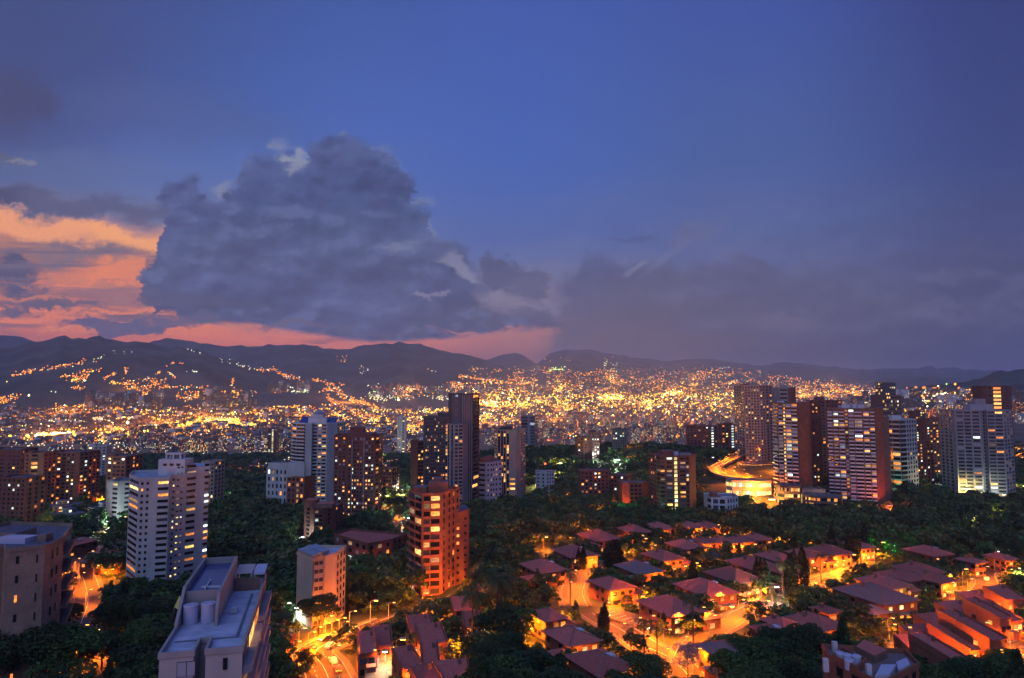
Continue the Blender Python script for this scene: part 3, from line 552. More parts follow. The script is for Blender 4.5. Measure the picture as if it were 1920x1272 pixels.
# added city glow: strong point lamps over bright quarters, each on a made-up mast
CITY = [(90,820,5),(210,815,5),(396,790,8),(300,800,6),(440,792,5),(120,780,4),(560,785,5),(700,785,6),(790,800,6),(920,760,9),(990,758,9),(1150,750,9),(1262,740,8),(1060,768,7),(1210,765,6),(1340,760,6),(1400,750,5),(1500,745,5),(1600,738,4),(1050,735,5),(1300,720,5),(650,755,4),(250,728,2),(340,745,2),(770,740,4),(900,800,6),(1760,745,1.2),(1560,722,3),(980,720,3),(1150,715,4),(960,792,5),(1050,788,5),(1150,792,5),(1250,785,6),(1350,785,5),(1480,765,4),(1100,808,3),(1300,806,3),(1740,790,1),(1850,775,1)]
for i, (u, v, e) in enumerate(CITY):
    x, y, z = place_fast(u, v); Lr = bpy.data.lights.new('lighting_mast_lamp', 'POINT'); Lr.energy = e*2e5*(y/3000)**2; Lr.color = (1, .33, .05); Lr.shadow_soft_size = 6
    mb = MB(); mb.tube((0,0,0),(0,0,45),1.0,.6,6); r0 = thing('lighting_mast', f'added mast whose lamp makes the glow over the valley city, {ordinal(i)} counting from the left', 'light mast', (x,y,z), group='added glow masts of the far city')
    mb.build('mast', 'metal_grey', r0); hb = MB(); hb.box((0,0,46.5),(y*.0014,1.2,2.4)); hb.build('lamp_head', 'far_bright', r0)
    lo = link('lighting_mast_lamp', Lr, r0, (0,-3,56)); r0['_u'] = u
ms_ = sorted([o for o in COL.objects if o.name.startswith('lighting_mast') and '_u' in o.keys()], key=lambda o: o['_u'])
for i, o in enumerate(ms_): o['label'] = f'added glow mast over the valley city, {ordinal(i)} of the masts from the left'; del o['_u']
# ---------------------------------------------------------------- haze
hm = bpy.data.materials.new('haze'); hm.use_nodes = True; hn = hm.node_tree; hn.nodes.clear(); MATS['haze'] = hm
pv = hn.nodes.new('ShaderNodeVolumePrincipled'); pv.inputs['Color'].default_value = (.58,.80,1.0,1); pv.inputs['Density'].default_value = 6.5e-5; pv.inputs['Anisotropy'].default_value = 0.0
ou = hn.nodes.new('ShaderNodeOutputMaterial'); hn.links.new(pv.outputs[0], ou.inputs['Volume'])
hb = MB(); hb.box((0, 16000, 425), (70000, 40000, 1590)); tag(hb.build('haze', 'haze'), kind='stuff')
# ---------------------------------------------------------------- towers
OBST = []                                     # (x, y, radius) kept free of trees
rt = random.Random(11)
_wc = {}
def win_mesh(w, h, mk, dp=.1):
    key = (round(w,1), round(h,1), mk, dp)
    if key not in _wc:
        mb = MB(); mb.box((0,-.02,0),(w+.14,.08,h+.14),0,1); mb.box((0,-.05,0),(w,dp,h),0,0); _wc[key] = mb.mesh('window', [LIT[mk],'frame_dark'])
    return _wc[key]
class Tower:
    def __init__(s, name, label, cat, corners, vtop, wall, depth=16, zb=None, group=None, top_at=None, nextz=3.0, roof='roof_dark'):
        s.vr = vtop; s.P = [Vector((ray(u, vtop)[0]*Y, Y)) for u, Y in corners]
        ch = s.P[-1]-s.P[0]; n = Vector((-ch.y, ch.x)).normalized()*depth
        s.back = [s.P[-1]+n, s.P[0]+n]; full = s.P+s.back
        c = sum(full, Vector((0,0)))/len(full); Yt = top_at or min(p.y for p in s.P)
        s.ztop = at(corners[0][0], vtop, Yt).z; s.zg = min(hz(p.x, p.y) for p in s.P) if zb is None else zb
        s.c = Vector((c.x, c.y, s.zg)); s.root = thing(name, label, cat, s.c, 0, group)
        s.H = s.ztop-s.zg; s.wins = []; s.balcs = []; s.wall = wall
        s.foot = [(p.x-c.x, p.y-c.y) for p in full]
        s.prism('wall', s.foot, -4, s.H, wall, roof)
        # parapet
        mb = MB(); N_ = len(s.foot)
        for i in range(N_):
            a, b_ = Vector(s.foot[i]), Vector(s.foot[(i+1)%N_]); d = b_-a
            mb.box(((a.x+b_.x)/2, (a.y+b_.y)/2, s.H+.45), (d.length+.25+.01*i, .28+.01*i, .9+.02*i), math.atan2(d.y, d.x))
        mb.build('parapet', wall, s.root)
        OBST.append((c.x, c.y, max((p-Vector((c.x,c.y))).length for p in full)+2))
    def prism(s, nm, poly, z0, z1, mat, top=None, parent=None):
        mb = MB(); mb.prism(poly, z0, z1, 0, 1 if top else None); return mb.build(nm, [mat, top] if top else [mat], parent or s.root)
    def edge(s, i):
        if i == 'L': return s.back[1]-s.c.xy, s.P[0]-s.c.xy
        if i == 'R': return s.P[-1]-s.c.xy, s.back[0]-s.c.xy
        if i == 'B': return s.back[0]-s.c.xy, s.back[1]-s.c.xy
        return s.P[i]-s.c.xy, s.P[i+1]-s.c.xy
    def lt(s, lt_):
        m_ = rt.choice(lt_)
        return rt.choice('dddgdm') if (m_ in 'oaywc' and len(set(lt_) & set('dgp')) and rt.random() < .55) else m_
    def fac(s, i, cols, nf, lit='ddddgoaw', sill=.32, head=.86, z0=0.0, z1=None, off=0.0, column=None):
        p0, p1 = s.edge(i); d = p1-p0; L_ = d.length; d = d/L_; n = Vector((d.y, -d.x)); ang = math.atan2(d.y, d.x)
        z1 = s.H if z1 is None else z1; fh = (z1-z0)/nf
        for t0, t1, *rest in cols:
            k = rest[0] if rest else 'w'; lt = rest[1] if len(rest) > 1 else lit
            w = (t1-t0)*L_; m_ = p0+d*L_*(t0+t1)/2
            for f in range(nf):
                zz_ = z0+f*fh
                if k == 'w':
                    s.wins.append((m_.x+n.x*off, m_.y+n.y*off, zz_+fh*(sill+head)/2, w, fh*(head-sill), ang, s.lt(lt), n))
                elif k == 'b':                # balcony: recess behind, slab and rail before
                    s.wins.append((m_.x, m_.y, zz_+fh*.52, w*.94, fh*.72, ang, s.lt(lt), n))
                    s.balcs.append((m_.x+n.x*.65, m_.y+n.y*.65, zz_, w, 1.3, ang, n))
    def fin(s, wallmat=None, cap=100, rail=None):
        def score(q): return max(0, -q[-1].dot(Vector((s.c.x, s.c.y)).normalized())+.05)
        ws = sorted(s.wins, key=lambda q: -(score(q)*q[3]*q[4]*(1.6 if q[6] not in 'dg' else 1)))
        for q in ws[:cap]: link('window', win_mesh(q[3], q[4], q[6]), s.root, q[:3], q[5])
        if len(ws) > cap:
            mb = MB(); ks = list(LIT)
            for q in ws[cap:]:
                n = q[-1]; mb.box((q[0]+n.x*.05, q[1]+n.y*.05, q[2]), (q[3], .1, q[4]), q[5], ks.index(q[6])); mb.box((q[0]+n.x*.02, q[1]+n.y*.02, q[2]), (q[3]+.14, .08, q[4]+.14), q[5], len(ks))
            tag(mb.build('window', [LIT[k] for k in ks]+['frame_dark'], s.root), kind='stuff')
        bs = sorted(s.balcs, key=lambda q: -score(q)*q[3]); cache = {}
        wm = wallmat or s.wall; rm = rail or wm
        def bal(mb, x, y, z, w, dp, a):
            mb.box((x, y, z+.1), (w, dp, .22), a, 0); nx, ny = math.sin(a), -math.cos(a)
            mb.box((x+nx*(dp/2-.07), y+ny*(dp/2-.07), z+.66), (w, .12, .9), a, 1)
        for q in bs[:cap]:
            k = round(q[3],1)
            if k not in cache:
                mb = MB(); bal(mb, 0,0,0,k,q[4],0); cache[k] = mb.mesh('balcony', [wm, rm])
            link('balcony', cache[k], s.root, q[:3], q[5])
        if len(bs) > cap:
            mb = MB()
            for q in bs[cap:]: bal(mb, q[0],q[1],q[2],q[3],q[4],q[5])
            tag(mb.build('balcony', [wm, rm], s.root), kind='stuff')
    def pent(s, u0, u1, Y, vt, mat, dp=6, top='roof_dark', nm='penthouse', zb=None):
        a0, a1 = ray(u0,vt)[0]*Y-s.c.x, ray(u1,vt)[0]*Y-s.c.x; zt = at(u0, vt, Y).z-s.zg
        z0_ = s.H if zb is None else zb
        if zt < z0_+.8: zt = z0_+.8+.2*rt.random()
        return s.prism(nm, [(a0,Y-s.c.y),(a1,Y-s.c.y),(a1,Y+dp-s.c.y),(a0,Y+dp-s.c.y)], z0_+.003, zt, mat, top)
def even(n, fr=.6, lo=.03, hi=.97, k='w'):
    w = (hi-lo)/n; return [(lo+w*(i+.5-fr/2), lo+w*(i+.5+fr/2), k) for i in range(n)]
def tank_set(root, pts, r, h, mat='water_tank', lid=True):
    for x, y, z in pts:
        mb = MB(); mb.tube((0,0,0),(0,0,h),r,r,18); t_ = mb.build('water_tank', mat, root, (x,y,z))
        if lid: mb = MB(); mb.tube((0,0,h+.003),(0,0,h+.18),r*1.06,r*.9,18); mb.build('lid', mat, t_)

# T1: white apartment tower on the left, two blocks
t = Tower('apartment_tower', 'tall white tower with dark window strips and an open frame crown on its roof', 'apartment tower', [(243,296),(262,283),(318,287),(322,296),(331,297),(392,308)], 897, 'white_paint', 15, top_at=290, roof='roof_felt')
t.prism('upper_block', [(p.x-t.c.x, p.y-t.c.y) for p in (t.P[4]+Vector((-4,.05)), t.P[5]+Vector((-.02,.05)), t.back[0]+Vector((0,-.02)), t.back[0]+Vector((-18,-3)))], t.H+.003, at(330,878,300).z-t.zg, 'white_paint', 'roof_felt')
t.fac(0, [(.08,.92)], 19, 'dddddddgoym', .3, .72); t.fac(1, [(.06,.13),(.24,.31)], 19, 'ddddddddo', .28,.66); t.fac(1, [(.62,.97)], 19, 'dddgdddoama', .30,.70)
t.fac(3, [(.3,.6)], 19, 'ddyywm', .3,.6); t.fac(4, [(.02,.08),(.14,.19)], 20, 'dyymdw', .35,.55, z1=t.H+5); t.fac(4, [(.32,.58),(.86,.99)], 20, 'dddgddwoda', .30,.68, z1=t.H+5)
for i, m_ in (('R', 20),('B', 19)): t.fac(i, even(5,.4), m_, 'dddddo')
x0 = t.c; zc = t.H+5
mb = MB(); ux = lambda u, Y: ray(u,t.vr)[0]*Y-t.c.x
a0, a1 = ux(296,299), ux(346,299); y0 = 299-t.c.y
mb.box(((a0+a1)/2, y0+4, t.H+3.4), (a1-a0, 8, 6.8), 0); mb.build('crown_base', 'white_paint', t.root)
mb = MB(); b0, b1 = ux(309,301), ux(335,301); zt = at(309,853,301).z-t.zg; zb_ = t.H+6.8
for xx in (b0, (b0+b1)/2, b1): mb.box((xx, y0+3, (zb_+zt)/2), (.7,.7,zt-zb_)); mb.box((xx, y0+6.5, (zb_+zt)/2), (.7,.7,zt-zb_))
mb.box(((b0+b1)/2, y0+4.7, zt+.3), (b1-b0+.9, 4.6, .6)); mb.build('crown_frame', 'white_paint', t.root)
mb = MB(); mb.tube(((b0+b1)/2, y0+4.7, zt+.6), ((b0+b1)/2, y0+4.7, zt+3.6), .15, .06, 6); mb.build('antenna', 'metal_grey', t.root)
for w_ in (.25,.5,.75): mb = MB(); mb.box((a0+(a1-a0)*w_, y0-.02, t.H+4.6),(1.6,.2,1.0)); mb.build('vent','window_dark',t.root)
t.fin()
# T2: white tower with a dome
t = Tower('apartment_tower', 'white tower with curved balcony bands and a small pointed dome on its roof', 'apartment tower', [(549,552),(556,545),(573,540),(585,542),(586,546),(613,546),(614,541),(632,548)], 795, 'white_paint', 20, top_at=545, roof='roof_felt')
for e_ in (0,1): t.fac(e_, [(0,1,'b','dddddddgo')], 25, z0=2)
t.fac(4, [(.04,.34),(.42,.62,'w','doaym'),(.68,.96)], 25, 'dddddgoy', .3,.75, z0=2); t.fac('R', even(4,.5), 25, 'ddddo'); t.fac('B', even(7,.5), 25, 'ddddo')
Y=549; X = lambda u: ray(u,t.vr)[0]*Y-t.c.x
for (u0,u1,v_) in ((562,578,782),(612,630,784)):
    mb = MB(); zt = at(u0,v_,Y).z-t.zg; xa, xb = X(u0), X(u1); mb.add([(xa,Y-t.c.y-3,t.H),(xb,Y-t.c.y-3,t.H),(xb,Y-t.c.y+9,zt),(xa,Y-t.c.y+9,zt),(xb,Y-t.c.y+9,t.H),(xa,Y-t.c.y+9,t.H)],[(0,1,2,3),(3,2,4,5),(0,3,5),(1,4,2),(0,5,4,1)]); mb.build('sloped_roof','solar_blue',t.root)
t.pent(578,612,Y-2,783,'white_paint',12); t.pent(582,606,Y,777,'white_paint',8,zb=t.H+5,nm='lantern_drum')
mb = MB(); zt = at(594,777,Y).z-t.zg; mb.tube((X(594),Y+4-t.c.y,zt+.0),(X(594),Y+4-t.c.y,zt+1),4.6,4.6,12); mb.cone((X(594),Y+4-t.c.y,zt+1.003),4.8,3.4,12); mb.tube((X(594),Y+4-t.c.y,zt+4.2),(X(594),Y+4-t.c.y,zt+8),.3,.1,6); mb.build('dome','roof_felt',t.root)
t.fin()
# T3: brick tower with a grid of windows
t = Tower('apartment_tower', 'tall brown brick tower with a dense grid of lit windows beside the domed white tower', 'apartment tower', [(627,498),(650,496),(652,492),(703,490),(712,500)], 820, 'dark_brick', 20, top_at=490)
t.fac(0, even(3,.45), 23, 'ddgpdoaw', .3,.75); t.fac(2, even(9,.55), 23, 'dddgpgdoawydwa', .3,.75); t.fac(3, even(1,.5), 23, 'dddoa', .3,.75)
t.fac('R', even(4,.5), 23, 'dddgo'); t.fac('L', even(4,.5), 23, 'dddgo')
mb = MB()
for u in (661,683): a_ = ux(u,491); mb.box((ray(u,t.vr)[0]*491.0-t.c.x, 491-t.c.y-.4, t.H/2+1),(.5,.5,t.H-3))
mb.build('pipe','metal_grey',t.root)
t.pent(640,700,494,812,'dark_brick',12); t.pent(656,681,496,801,'dark_brick',8,zb=t.H+2.2,nm='lift_house'); t.fin()
# T4: dark group
t = Tower('apartment_tower', 'dark tower with checkered small windows left of the tall slender slab', 'apartment tower', [(794,566),(797,562),(846,560)], 783, 'dark_concrete', 18, top_at=560)
t.fac(1, even(11,.5,.02,.76), 27, 'dgdgdgddddmoaydd', .25,.7); t.fac(1, [(.80,.95,'w','oaoadmo')], 27, sill=.2, head=.9); t.fac('L', even(4,.5), 27, 'ddgdo'); t.fac('B', even(7,.5), 27, 'ddddo')
t.pent(820,846,563,774,'dark_concrete',10); t.fin()
t = Tower('apartment_tower', 'pale grey slab tower standing before the tall slender dark tower', 'apartment tower', [(839,550),(852,543),(868,545)], 797, 'grey_concrete', 12, top_at=545)
t.fac(0, [(.1,.25),(.6,.8)], 24, 'dddgd', .1,.95); t.fac(1, [(.1,.4),(.55,.95,'b','dddgdo')], 24); t.fin()
t = Tower('apartment_tower', 'tallest slender dark tower with glass ribs and staggered balconies in the centre', 'apartment tower', [(848,560),(868,556),(886,552),(899,566)], 740, 'dark_concrete', 18, top_at=556)
mb = MB()
for q in (.02,.2,.38,.56,.74,.97):
    for e_ in (0,1):
        p0, p1 = t.edge(e_); m_ = p0.lerp(p1, q); d = (p1-p0).normalized(); mb.box((m_.x+d.y*.15, m_.y-d.x*.15, t.H/2),(.35,.6,t.H-.4), math.atan2(d.y,d.x))
mb.build('rib','grey_concrete',t.root)
t.fac(0, [(.30,.55)], 29, 'gggdgc', .15,.9, z0=30); t.fac(1, [(.06,.9)], 29, 'ggggggd', .06,.97)
for f in range(29): t.fac(2, [(.0+.25*(f%3)/3,.75+.25*(f%3)/3,'b','dddodag')], 1, z0=f*t.H/29, z1=(f+1)*t.H/29)
t.fac('B', even(5,.5), 29, 'ddddo'); t.fin(wallmat='brown_brick')
# T5, T6, T7
t = Tower('apartment_tower', 'beige tower with tall vertical fins right of the slender dark tower', 'apartment tower', [(927,612),(933,602),(968,598),(976,606)], 808, 'beige_concrete', 18, top_at=600)
t.fac(1, [(.04,.13),(.2,.28),(.34,.42),(.5,.6)], 26, 'dddddgoa', .05,.97); t.fac(0, even(1,.6), 26, 'dddoa'); t.fac(1, [(.66,.93)], 3, 'aoao', .3,.7, z0=12, z1=24); t.fac('R', even(3,.3), 26,'ddddo'); t.pent(938,960,604,800,'dark_concrete',8); t.fin()
t = Tower('office_tower', 'grey glass tower far off behind the beige finned tower', 'office tower', [(977,1105),(1003,1100)], 781, 'grey_concrete', 22, top_at=1100)
t.fac(0, [(.03,.46),(.66,.97)], 16, 'ggggggcd', .15,.9); t.fac('L', even(2,.8), 16,'ggg'); t.fac('R', even(2,.8), 16,'ggg'); t.fin()
t = Tower('apartment_building', 'small pinkish white building with a pitched gable roof below the dark towers', 'apartment building', [(894,585),(911,580),(941,592)], 868, 'pink_white_paint', 14, top_at=583)
t.fac(0, [(.08,.9)], 9, 'dddddy', .4,.75); t.fac(1, [(.1,.18),(.3,.38),(.45,.52),(.62,.7),(.84,.95)], 9, 'dddddm', .35,.75); t.fac('R', even(4,.5), 9,'ddd')
mb = MB(); a_ = [Vector(t.foot[i]) for i in range(3)]; r_ = (a_[0]+a_[1])/2; bk_ = r_+Vector((t.foot[3][0]-t.foot[1][0], t.foot[3][1]-t.foot[1][1]))*.9; z_ = t.H+.95
b0_ = a_[0]+(bk_-r_); b1_ = a_[1]+(bk_-r_); mb.add([(*a_[0],z_),(*a_[1],z_),(*r_,z_+3.6),(*b0_,z_),(*b1_,z_),(*bk_,z_+3.6)],[(0,1,2),(1,4,5,2),(3,0,2,5),(4,3,5),(0,3,4,1)]); mb.build('gable_roof','clay_tile',t.root); t.fin()
# T8 brick tower centre right
t = Tower('apartment_tower', 'brick tower with bright yellow stair column standing above the tiled house roofs', 'apartment tower', [(1231,520),(1238,515),(1292,512),(1304,524)], 856, 'dark_brick', 18, top_at=515)
t.fac(1, [(.0,.14),(.22,.4),(.68,.86)], 15, 'ddgpoaoawg', .3,.75); t.fac(1, [(.48,.58,'w','yyyyw')], 15, sill=.15, head=.85); t.fac(1, [(.9,.98)], 15, 'ddgaw'); t.fac(0,[(.1,.9)],15,'ddgpo'); t.fac('R', even(4,.4), 15,'ddddo'); t.fac('L', even(4,.4), 15,'ddddo')
t.pent(1242,1262,520,845,'dark_brick',8); t.pent(1275,1296,520,850,'grey_concrete',6,nm='lift_house'); t.pent(1264,1272,522,847,'tank_blue',3,nm='water_tank'); t.fin()
# T9 small white
t = Tower('apartment_building', 'low white terraced building with a brick stair block below the lit car ramp', 'apartment building', [(1326,500),(1334,492),(1362,490),(1384,498)], 935, 'white_paint', 14, top_at=492)
t.fac(0,[(.1,.9)],4,'ddgw'); t.fac(1,[(.1,.45,'b','ddgy'),(.55,.9,'b','dgaw')],4); t.fac(2,even(4,.4),4,'dddga')
t.pent(1334,1345,494,924,'orange_brick',6,nm='stair_block'); t.pent(1352,1372,495,930,'white_paint',6); t.fin()
# T10 beige tower by the ramp
t = Tower('apartment_tower', 'tall beige tower with punched windows above the curved lit ramp', 'apartment tower', [(1389,742),(1395,732),(1424,728),(1434,732),(1448,744)], 724, 'beige_concrete', 20, top_at=732)
t.fac(1, even(5,.5), 28, 'dddddgoayd', .25,.75); t.fac(2, even(2,.5), 28, 'dddddgoay', .25,.75); t.fac(0, even(1,.5),28,'dddg'); t.fac(3, even(2,.45), 28, 'dddaoadd'); t.fac('R', even(3,.4), 28,'dddo'); t.fac('L', even(3,.4), 28,'dddo')
t.pent(1404,1420,735,717,'beige_concrete',8); t.pent(1390,1402,738,720,'brown_brick',5,nm='lift_house'); t.fin()
# T11 slab tower with brick end
t = Tower('apartment_tower', 'banded slab tower with red brick end wall, left one of the two beside the ramp', 'apartment tower', [(1449,578),(1458,570),(1495,562)], 757, 'brown_brick', 16, top_at=565)
t.fac(0, [(.02,.98,'b','ddgdp')], 27); t.fac(1, [(.03,.24,'b','ddgdpo'),(.27,.36,'w','aoymy'),(.40,.66,'b','ddgpddoaw'),(.69,.97,'b','ddgddpoa')], 27); t.fac('L', even(3,.4), 27,'dddo')
t.prism('brick_end', [(p[0],p[1]) for p in [Vector((ray(u,t.vr)[0]*Y_-t.c.x, Y_-t.c.y)) for u, Y_ in ((1496,561.6),(1518,566),(1521,590),(1500,590))]], -4, t.H+1.4, 'orange_brick', 'roof_dark')
t.prism('rear_wing', [(p[0],p[1]) for p in [Vector((ray(u,t.vr)[0]*Y_-t.c.x, Y_-t.c.y)) for u, Y_ in ((1519,574),(1537,578),(1540,596),(1521,592))]], -4, t.H+3, 'dark_brick', 'roof_dark')
for f in range(27):
    for u in (1524,1531):
        if rt.random() < .5: mk = rt.choice('ddgwao'); p = Vector((ray(u,t.vr)[0]*575-t.c.x, 575.0-t.c.y)); t.wins.append((p.x,p.y+ (.6 if u==1531 else .0),1+f*t.H/27+1,1.3,1.3,.14,mk,Vector((.1,-1))))
for u0,u1 in ((1462,1470),(1500,1512)): t.pent(u0,u1,572,752,'panel_white',6,nm='lift_house')
t.fin(wallmat='band_grey', rail='panel_white')
t = Tower('apartment_tower', 'orange lit brick tower rear of the two banded slab towers', 'apartment tower', [(1530,655),(1556,660),(1578,668)], 752, 'orange_brick', 14, top_at=658)
t.fac(0, even(3,.5), 24, 'ddaod'); t.fac(1, even(3,.5), 24, 'dddoa'); t.pent(1532,1545,662,744,'dark_brick',6); t.fin()
t = Tower('apartment_tower', 'grey banded tower with brick side peeping over the left slab tower', 'apartment tower', [(1461,905),(1477,900),(1491,910)], 728, 'grey_concrete', 16, top_at=902)
t.fac(0, [(.1,.9)], 20, 'dgdo', .3,.7); t.prism('brick_side', [(t.foot[1][0]+.1,t.foot[1][1]-.3),(t.foot[2][0]+.3,t.foot[2][1]-.3),(t.foot[2][0]+.3,t.foot[2][1]+6),(t.foot[1][0]+.1,t.foot[1][1]+6)], -4, t.H+.3, 'orange_brick','roof_dark'); t.pent(1465,1476,903,722,'grey_concrete',5); t.fin()
# T12 big banded slab
t = Tower('apartment_tower', 'widest banded slab tower with pale balcony panels and red brick end, right of the two', 'apartment tower', [(1551,552),(1583,545),(1640,536)], 768, 'brown_brick', 17, top_at=540)
t.fac(0, [(.0,.3,'b','ddgddp'),(.36,.62,'b','dddgwa'),(.68,.98,'b','ddgdcoa')], 28); t.fac(1, [(.01,.10,'w','oayodpp'),(.13,.30,'b','pgpgwdo'),(.33,.58,'b','ddgywyaoc'),(.62,.80,'b','ddgddoa'),(.83,.98,'b','dgddpao')], 28); t.fac('L', even(3,.4), 28,'dddo')
t.prism('brick_end', [(p[0],p[1]) for p in [Vector((ray(u,t.vr)[0]*Y_-t.c.x, Y_-t.c.y)) for u, Y_ in ((1640.6,535.6),(1654,538),(1657,560),(1645,560))]], -4, t.H+1.4, 'orange_brick', 'roof_dark')
t.prism('side_wing', [(p[0],p[1]) for p in [Vector((ray(u,t.vr)[0]*Y_-t.c.x, Y_-t.c.y)) for u, Y_ in ((1655,545),(1663,547),(1666,562),(1657,560))]], -4, t.H-6, 'brown_brick', 'roof_dark')
for u0,u1,vt in ((1578,1594,760),(1598,1606,758),(1608,1620,759)): t.pent(u0,u1,550,vt,'panel_white',6,nm='lift_house')
t.fin(wallmat='band_grey', rail='panel_white')
# T13 white curved
t = Tower('apartment_tower', 'white tower with wavy white balcony bands right of the widest banded slab tower', 'apartment tower', [(1655,648),(1672,640),(1686,636),(1698,640),(1718,652)], 788, 'white_paint', 18, top_at=640, roof='roof_felt')
for e_ in (0,1,2): t.fac(e_, [(0,1,'b','ddddddoa' if e_ < 2 else 'dddd')], 16, z0=3)
t.fac(3, even(4,.45), 16, 'dddddga', z0=3); t.fac('R', even(3,.4), 16,'ddd'); t.pent(1672,1690,645,779,'white_paint',7); t.fin(wallmat='white_paint')
# T14 grey tower right
t = Tower('apartment_tower', 'broad grey concrete tower on the right with few cool lit windows', 'apartment tower', [(1785,652),(1790,645),(1838,640),(1841,644),(1846,644),(1850,640),(1880,638),(1897,652)], 771, 'grey_concrete', 20, top_at=640, roof='roof_felt')
t.fac(1, [(.06,.3),(.36,.6),(.68,.94)], 25, 'dgdpgddgowgd', .3,.8); t.fac(3, [(.2,.8)], 25, 'ddd', .2,.9); t.fac(5, [(.05,.45),(.52,.95)], 25, 'dgdpgddgowadg', .3,.8); t.fac(6, even(3,.5), 25, 'ddgdm'); t.fac('R', even(3,.5), 25,'dddgo'); t.fac('L', even(3,.5), 25,'dddg')
mb = MB()
for e_ in (1,5):
    p0, p1 = t.edge(e_); d = (p1-p0); L_ = d.length; d /= L_; m_ = (p0+p1)/2
    for f in range(1,26): mb.box((m_.x+d.y*.2, m_.y-d.x*.2, f*t.H/25+.1),(L_*.96,.5,.28), math.atan2(d.y,d.x))
mb.build('ledge','grey_concrete',t.root)
t.pent(1818,1862,648,758,'grey_concrete',9); t.pent(1828,1848,650,748,'grey_concrete',6,zb=t.H+6,nm='lift_house'); t.fin()
# T15, T16
t = Tower('apartment_tower', 'dark brick tower with a glowing orange stair column behind the broad grey tower', 'apartment tower', [(1841,905),(1850,900),(1878,898),(1896,908)], 725, 'dark_brick', 18, top_at=902)
t.fac(1, [(.42,.92,'w','aoao')], 24, sill=.2, head=.8); t.fac(1, [(.08,.3)], 24, 'ddgdw'); t.fac(2, even(2,.3), 24,'dddd'); t.fac('R', even(3,.3), 24,'dddo'); t.fin()
t = Tower('apartment_tower', 'far dark tower full of small white lit windows on the right skyline', 'apartment tower', [(1655,1500),(1679,1505)], 718, 'dark_concrete', 24, top_at=1500)
t.fac(0, even(6,.55), 22, 'ddwydwag', .25,.7); t.fac('L', even(3,.5), 22,'ddwy'); t.fac('R', even(3,.5), 22,'ddwy'); t.fin()
t = Tower('apartment_tower', 'brown tower with many lit windows below the far white-lit tower on the skyline', 'apartment tower', [(1653,1010),(1690,1016)], 742, 'brown_brick', 24, top_at=1010)
t.fac(0, even(9,.55), 20, 'ddywdoamd', .25,.7); t.fac('R', even(4,.5), 20,'ddwy'); t.fin()
# T18 left bottom building
t = Tower('apartment_building', 'sandy brick building with blank side wall and balconies at the left edge of the photo', 'apartment building', [(-70,170),(8,176),(12,172),(84,176),(96,178),(118,187),(133,204)], 1022, 'tan_brick', 20, top_at=180)
t.fac(2, [(.27,.34)], 8, 'dddo', .35,.72); t.fac(2, [(.80,.83)], 8, 'ddd', .3,.7); t.fac(4, [(.08,.2),(.45,.6)], 8, 'dddg', .3,.75); t.fac(5, [(.02,.98,'b','ddddgd')], 8, z0=1); t.fac('R', even(4,.5), 8,'dddo'); t.fac(0, even(3,.2), 8,'dddd')
t.pent(-80,30,186,1000,'tan_brick',8,nm='stair_block'); t.pent(70,86,183,1003,'tan_brick',3,nm='chimney'); t.prism('skylight', [(ux_,uy_) for ux_,uy_ in ((-4,-1),(4,-1.5),(4.5,3),(-3.5,3.5))], t.H+.003, t.H+1.4, 'tank_blue'); t.fin()
# T20 tan building
t = Tower('apartment_building', 'small tan plastered building with a stepped flat roof among the trees', 'apartment building', [(557,246),(587,236),(589,239),(607,241),(609,240),(630,245)], 1048, 'beige_paint', 11, top_at=240, roof='roof_felt')
t.prism('upper_block', [(p[0]*.98,p[1]*.98) for p in (t.foot[0],t.foot[1],(t.foot[1][0]+3,t.foot[1][1]+9),(t.foot[0][0]+4,t.foot[0][1]+9))], t.H+.9, t.H+1.9, 'beige_paint','roof_felt')
t.fac(2, [(.1,.45),(.56,.92)], 8, 'ggggpgd', .3,.7); t.fac('R', even(3,.3), 8,'ddg'); t.fac('B', even(4,.3), 8,'ddg')
t.pent(592,604,246,1034,'beige_paint',5,nm='stair_block'); t.fin()
# T21 brick with gabled heads
t = Tower('apartment_building', 'dark brick building of two gabled blocks before the domed white tower', 'apartment building', [(570,408),(588,402),(590,398),(606,398),(628,406)], 955, 'dark_brick', 14, top_at=400)
t.fac(0, [(.3,.6)], 9, 'dddd'); t.fac(2, [(.08,.45),(.5,.92)], 9, 'dgdoawgp', .2,.8); t.fac(3, [(.4,.55)], 9, 'ddda'); t.fac('R', even(3,.3), 9,'ddo')
t.pent(571,592,404,938,'dark_brick',8,'clay_tile'); t.pent(592,622,402,945,'brown_brick',8,'clay_tile',nm='upper_block'); t.fin()
# T22 long low brick block
t = Tower('apartment_building', 'long low dark brick block with square lit windows behind the tan building', 'apartment building', [(627,352),(690,330),(736,340)], 1018, 'dark_brick', 13, top_at=335, roof='clay_tile')
t.fac(0, [(.08,.13),(.28,.38),(.44,.54),(.66,.74),(.85,.92)], 4, 'gdpwoadd', .3,.8); t.fac(1, [(.1,.2),(.4,.55),(.75,.85)], 4, 'dgoadd', .3,.8); t.fac('R', even(3,.3), 4,'dd'); t.fin()
